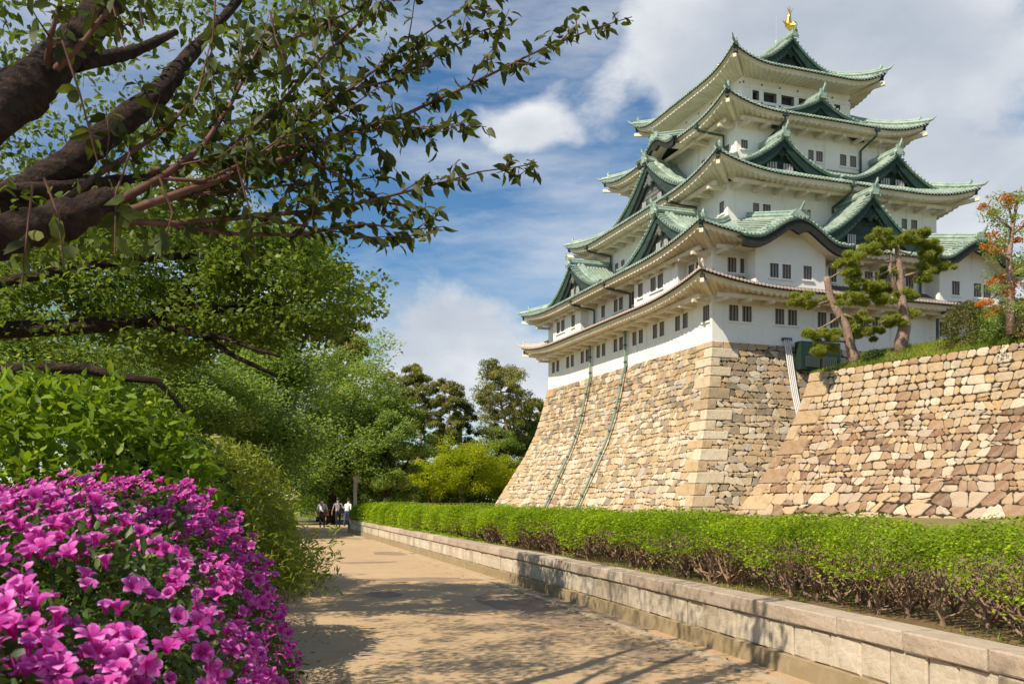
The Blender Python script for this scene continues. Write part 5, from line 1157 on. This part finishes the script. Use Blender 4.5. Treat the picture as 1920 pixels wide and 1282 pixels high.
trained_pine('tall pine with forked trunk and spreading needle pads in front of the curved gable',
    [([q(1685, 560), q(1672, 530, -.2), q(1668, 500, -.2), q(1672, 468, -.1)], .24), ([q(1688, 520), q(1715, 512, .3), q(1745, 506, .6)], .12), ([q(1680, 490), q(1650, 492, -.5), q(1605, 502, -1)], .11), ([q(1682, 500), q(1650, 515, -.5), q(1612, 530, -1)], .09), ([q(1684, 470), q(1706, 478, .4), q(1720, 462, .6)], .08), ([q(1690, 580), q(1680, 590, -.4), q(1650, 605, -.8)], .13), ([q(1672, 468), q(1650, 462, -.4), q(1620, 466, -.8)], .08)],
    [q(1690, 664), q(1690, 640), q(1697, 610), q(1693, 580), q(1688, 545), q(1687, 510), q(1684, 480), q(1682, 462)], [.46, .43, .38, .31, .28, .24, .19, .14],
    [(q(1620, 470, -.9), 1.0, .5), (q(1650, 452, -.3), 1.2, .55), (q(1688, 450, 0), 1.3, .5), (q(1725, 448, .5), 1.2, .6), (q(1750, 470, .7), .9, .6), (q(1590, 492, -1), 1.1, .55), (q(1602, 512, -1), .8, .4), (q(1612, 532, -1), 1.1, .6), (q(1640, 540, -.6), .8, .5), (q(1735, 500, .5), .8, .45), (q(1765, 498, .8), .8, .4), (q(1728, 518, .4), .7, .5), (q(1668, 508, .2), .7, .4), (q(1660, 556, -.6), 1.4, .45), (q(1612, 560, -.8), 1.1, .4), (q(1700, 552, .3), .7, .4), (q(1655, 540, .4), .8, .4), (q(1705, 590, .2), .6, .35), (q(1672, 600, -.4), 1.1, .7), (q(1745, 478, .4), .8, .4)], 2)
def rshrub(px, py0, py1, hw, D, n, leaf, mt, label, name='bank_shrub', stems=8, tone=.5):
    s_ = D/FPX; zb, zt = zz(py1, D), zz(py0, D); c = D2(px, D, 0); x = (px-960)/FPX*D; rows = [[(p[0], p[1], zb-.1+p[2]) for p in r] for r in ell_rows((x, D), hw*s_, hw*s_, zt-zb, 14, 26, .12, px)]
    P0 = (c[0], c[1], zb-.15); return shrub(name, label, rows, P0, n, leaf, .3, mt, hw*s_*.5, .4, False, tone, stems=stems, sh=(zt-zb)*.8, group='shrubs on the rampart')
rshrub(1640, 655, 682, 22, 59, 2500, .11, M['leaf_dark'], 'low dark juniper like shrub between the two trained pines')
rshrub(1815, 565, 650, 42, 54, 6000, .12, M['leaf_olive'], 'bushy olive green shrub beside the curtain of white wall on the bank')
rshrub(1862, 575, 640, 34, 53, 5000, .12, M['leaf_mid'], 'pale green shrub right of the olive shrub on the bank', tone=.6)
rshrub(1916, 560, 628, 17, 50, 2600, .11, M['leaf_olive'], 'rust tinted shrub at the foot of the sparse tree', tone=.8)
ot = empty('sparse_tree', tuple(Q(1896, 622, 50)), 'sparse tree with green leaves and orange sprays on the rampart', 'tree'); b = MB(); q = lambda px, py, d=0.: Q(px, py, 50+d)
b.tube([q(1896, 626), q(1894, 580), q(1896, 530), q(1892, 480), q(1898, 430), q(1905, 390), q(1915, 350)], [.25, .22, .19, .15, .11, .08, .04], 8); kid(b.build('trunk', M['bark_pine'], smooth=True), ot); b = MB()
OR = []
for pts in ([(1896, 430), (1880, 415), (1862, 398), (1845, 388)], [(1897, 440), (1925, 420), (1950, 405)], [(1894, 490), (1870, 470), (1850, 462)], [(1895, 540), (1870, 552), (1850, 566), (1838, 570)], [(1896, 520), (1920, 505), (1945, 490)], [(1893, 470), (1875, 452), (1862, 440)], [(1894, 560), (1870, 580), (1855, 590)], [(1900, 420), (1890, 385), (1885, 370)], [(1896, 510), (1875, 520), (1862, 528)]):
    P_ = [q(x_, y_, RNG.uniform(-1, 1)) for x_, y_ in pts]; P_[0] = q(*pts[0]); b.tube(P_, [.08-.06*k/(len(P_)-1) for k in range(len(P_))], 5); OR.append(P_)
kid(b.build('limbs', M['bark_pine'], smooth=True), ot)
oc = [P_[-1] for P_ in OR]+[P_[-2] for P_ in OR]+[q(1900, 375), q(1908, 450), q(1890, 548), q(1900, 535)]; P, tn = gauss_clumps(oc, 130, RNG.uniform(.28, .55, len(oc)), .5); leaves('orange_leaves', P, .14, .3, M['leaf_orange'], tn, ot, up=.4)
gc = [q(RNG.uniform(1850, 1960), RNG.uniform(365, 600), RNG.uniform(-2, 2)) for _ in range(70)]; P, tn = gauss_clumps(gc, 105, RNG.uniform(.4, .8, 70), .6); leaves('crown', P, .12, .3, M['leaf_mid'], tn+.1, ot, up=.4)

# ================================================================== POSTS AND PEOPLE
sgn = empty('wooden_signpost', tuple(D2(666, 48, .5)), 'wooden signpost with a tilted head standing behind the hedge end', 'sign')
b = MB(); p = D2(666, 48, 0); b.box(p+(0, 0, 1.4), (.085, .085, 1.05)); kid(b.build('post', M['wood_sign']), sgn)
b = MB(); b.box(p+(.05, -.05, 2.62), (.16, .10, .17), (math.cos(.3), 0, math.sin(.3)), (0, 1, 0), (-math.sin(.3), 0, math.cos(.3))); kid(b.build('head', M['wood_sign']), sgn)
p = D2(405, 21, 0); wp = empty('wooden_post', tuple(p), 'tapered pale wooden post top rising above the bamboo shrub', 'post')
b = MB(); b.add([(p[0]-.17, p[1]-.12, 0), (p[0]+.17, p[1]-.12, 0), (p[0]+.17, p[1]+.12, 0), (p[0]-.17, p[1]+.12, 0), (p[0]-.075, p[1]-.07, 2.98), (p[0]+.075, p[1]-.07, 3.0), (p[0]+.075, p[1]+.07, 3.0), (p[0]-.075, p[1]+.07, 2.98)], [(0, 1, 5, 4), (1, 2, 6, 5), (2, 3, 7, 6), (3, 0, 4, 7), (4, 5, 6, 7)]); kid(b.build('shaft', M['wood_sign']), wp)
b = MB(); b.box((p[0], p[1], 3.02), (.11, .10, .025)); kid(b.build('cap', M['wood_sign']), wp)
def person(px, D, H, face, label, shirt, trousers, stride=.12, armout=.1, lean=0., g=0.):
    """face: heading in radians (0 = walking away along the view)"""
    h = H/1.72; P0 = D2(px, D, g)
    J = {'pel': (0, 0, .95, .135), 'wai': (0, .01, 1.08, .12), 'che': (0, .02+lean*.3, 1.28, .145), 'nek': (0, .02+lean*.5, 1.45, .058), 'hd0': (0, .04+lean*.6, 1.54, .075), 'hd1': (0, .05+lean*.6, 1.63, .098), 'hd2': (0, .04+lean*.6, 1.70, .07)}
    E_ = [('pel', 'wai'), ('wai', 'che'), ('che', 'nek'), ('nek', 'hd0'), ('hd0', 'hd1'), ('hd1', 'hd2')]
    for s, nm in ((-1, 'l'), (1, 'r')):
        st = stride*s
        J.update({nm+'hip': (s*.09, 0, .90, .095), nm+'kne': (s*.10, st*.6+.03, .50, .066), nm+'ank': (s*.10, st-.05*(st < 0), .09+.05*(st < 0), .045), nm+'toe': (s*.11, st+.14, .035, .036),
                  nm+'sho': (s*.19, .02+lean*.4, 1.38, .062), nm+'elb': (s*(.23+armout*.5), -st*.5+.02, 1.12, .044), nm+'wri': (s*(.24+armout), -st*.9+.08, .90, .030), nm+'hnd': (s*(.24+armout), -st*.9+.11, .80, .032)})
        E_ += [('pel', nm+'hip'), (nm+'hip', nm+'kne'), (nm+'kne', nm+'ank'), (nm+'ank', nm+'toe'), ('che', nm+'sho'), (nm+'sho', nm+'elb'), (nm+'elb', nm+'wri'), (nm+'wri', nm+'hnd')]
        for f in range(5):
            k = nm+'f%d' % f; bx, by, bz, _ = J[nm+'hnd']
            if f == 4: J[k] = (bx-s*.02, by+.045, bz+.0, .011)
            else: J[k] = (bx+s*.012, by-.03+.02*f, bz-.085-.01*(f in (1, 2)), .010)
            E_.append((nm+'hnd', k))
    names = list(J); me = bpy.data.meshes.new('person'); me.from_pydata([(J[k][0]*h, J[k][1]*h, J[k][2]*h) for k in names], [(names.index(a), names.index(c)) for a, c in E_], [])
    o = obj('person', me); m = o.modifiers.new('skin', 'SKIN'); o.modifiers.new('sub', 'SUBSURF').levels = 1
    sv = me.skin_vertices[0].data
    for i, k in enumerate(names): sv[i].radius = (J[k][3]*h*(1.25 if k in ('che', 'wai', 'pel') else 1), J[k][3]*h*(.85 if k in ('che', 'wai') else 1))
    sv[names.index('pel')].use_root = True
    bpy.context.view_layer.update(); ev_ = o.evaluated_get(bpy.context.evaluated_depsgraph_get()); m2 = bpy.data.meshes.new_from_object(ev_); bpy.data.objects.remove(o)
    m2.materials.clear()
    for mm in (shirt, trousers, M['skin'], M['dark_trousers']): m2.materials.append(mm)
    for p_ in m2.polygons:
        c = p_.center; z = c[2]/h; ax = abs(c[0])/h
        p_.material_index = 2 if z > 1.46 or (ax > .2 and z < 1.06 and z > .6) else (3 if z < .07 else (0 if z > .97 else 1)); p_.use_smooth = True
    ro_ = empty('person', tuple(P0), label, 'person'); ro_.rotation_euler = (0, 0, -YAW+face)
    bo = obj('body', m2, ro_)
    b = MB(); hc = np.array([0, (.03+lean*.6)*h, 1.655*h])
    rows = [[hc+np.array([math.sin(t)*math.cos(a)*.108, math.sin(t)*math.sin(a)*.118-.012, math.cos(t)*.115+.012])*h for a in [2*math.pi*k/14 for k in range(15)]] for t in [math.pi*.62*k/7 for k in range(8)]]
    for t_, r in enumerate(rows): rows[t_] = [p_ if not (p_[1]-hc[1] > .05*h and p_[2] < hc[2]+.02*h) else p_-np.array([0, .06*h, 0]) for p_ in r]
    b.grid(rows); b.build('hair', M['hair'], ro_, smooth=True); return ro_
person(634, 52.3, 1.66, .25, 'person in plaid shirt and dark trousers walking away with a dark bag', M['shirt_plaid'], M['dark_trousers'], .16)
person(651, 53.5, 1.62, -.35, 'person in pale shirt and blue jeans by the end of the granite wall', M['shirt_white'], M['jeans'], .2, .12, .25)
person(604, 50.5, 1.63, .1, 'person in white patterned top with a red bag partly behind the bamboo shrub', M['shirt_white'], M['dark_trousers'], .1)
person(500, 47, 1.60, .2, 'person in light blue clothes glimpsed through the bamboo shrub', M['shirt_blue'], M['jeans'], .15)
def bag(px, D, z, m, label, s=1.):
    p = D2(px, D, z); r = empty('shoulder_bag', tuple(p), label, 'bag'); b = MB(); rows = [[(p[0]+.16*s*c_*k, p[1]+.06*s*d_, p[2]+zz_*s) for c_, d_ in ((-1, -1), (1, -1), (1, 1), (-1, 1), (-1, -1))] for zz_, k in ((0, .85), (.08, 1), (.24, .95), (.27, .7))]
    b.grid(rows); b.add([rows[0][i] for i in range(4)], [(3, 2, 1, 0)]); b.add([rows[-1][i] for i in range(4)], [(0, 1, 2, 3)]); kid(b.build('pouch', m), r)
    b = MB(); b.tube([p+(-.1*s, -.05, .26*s), p+(-.12, -.16, .5), p+(-.22, -.10, .68), p+(-.2, .08, .6), p+(.1*s, .03, .26*s)], .015, 5); kid(b.build('strap', m), r)
bag(640.5, 52.1, .78, M['bag_dark'], 'dark shoulder bag worn by the person in the plaid shirt'); bag(609, 50.3, .72, M['bag_red'], 'small red bag carried by the person in the white patterned top', .6)
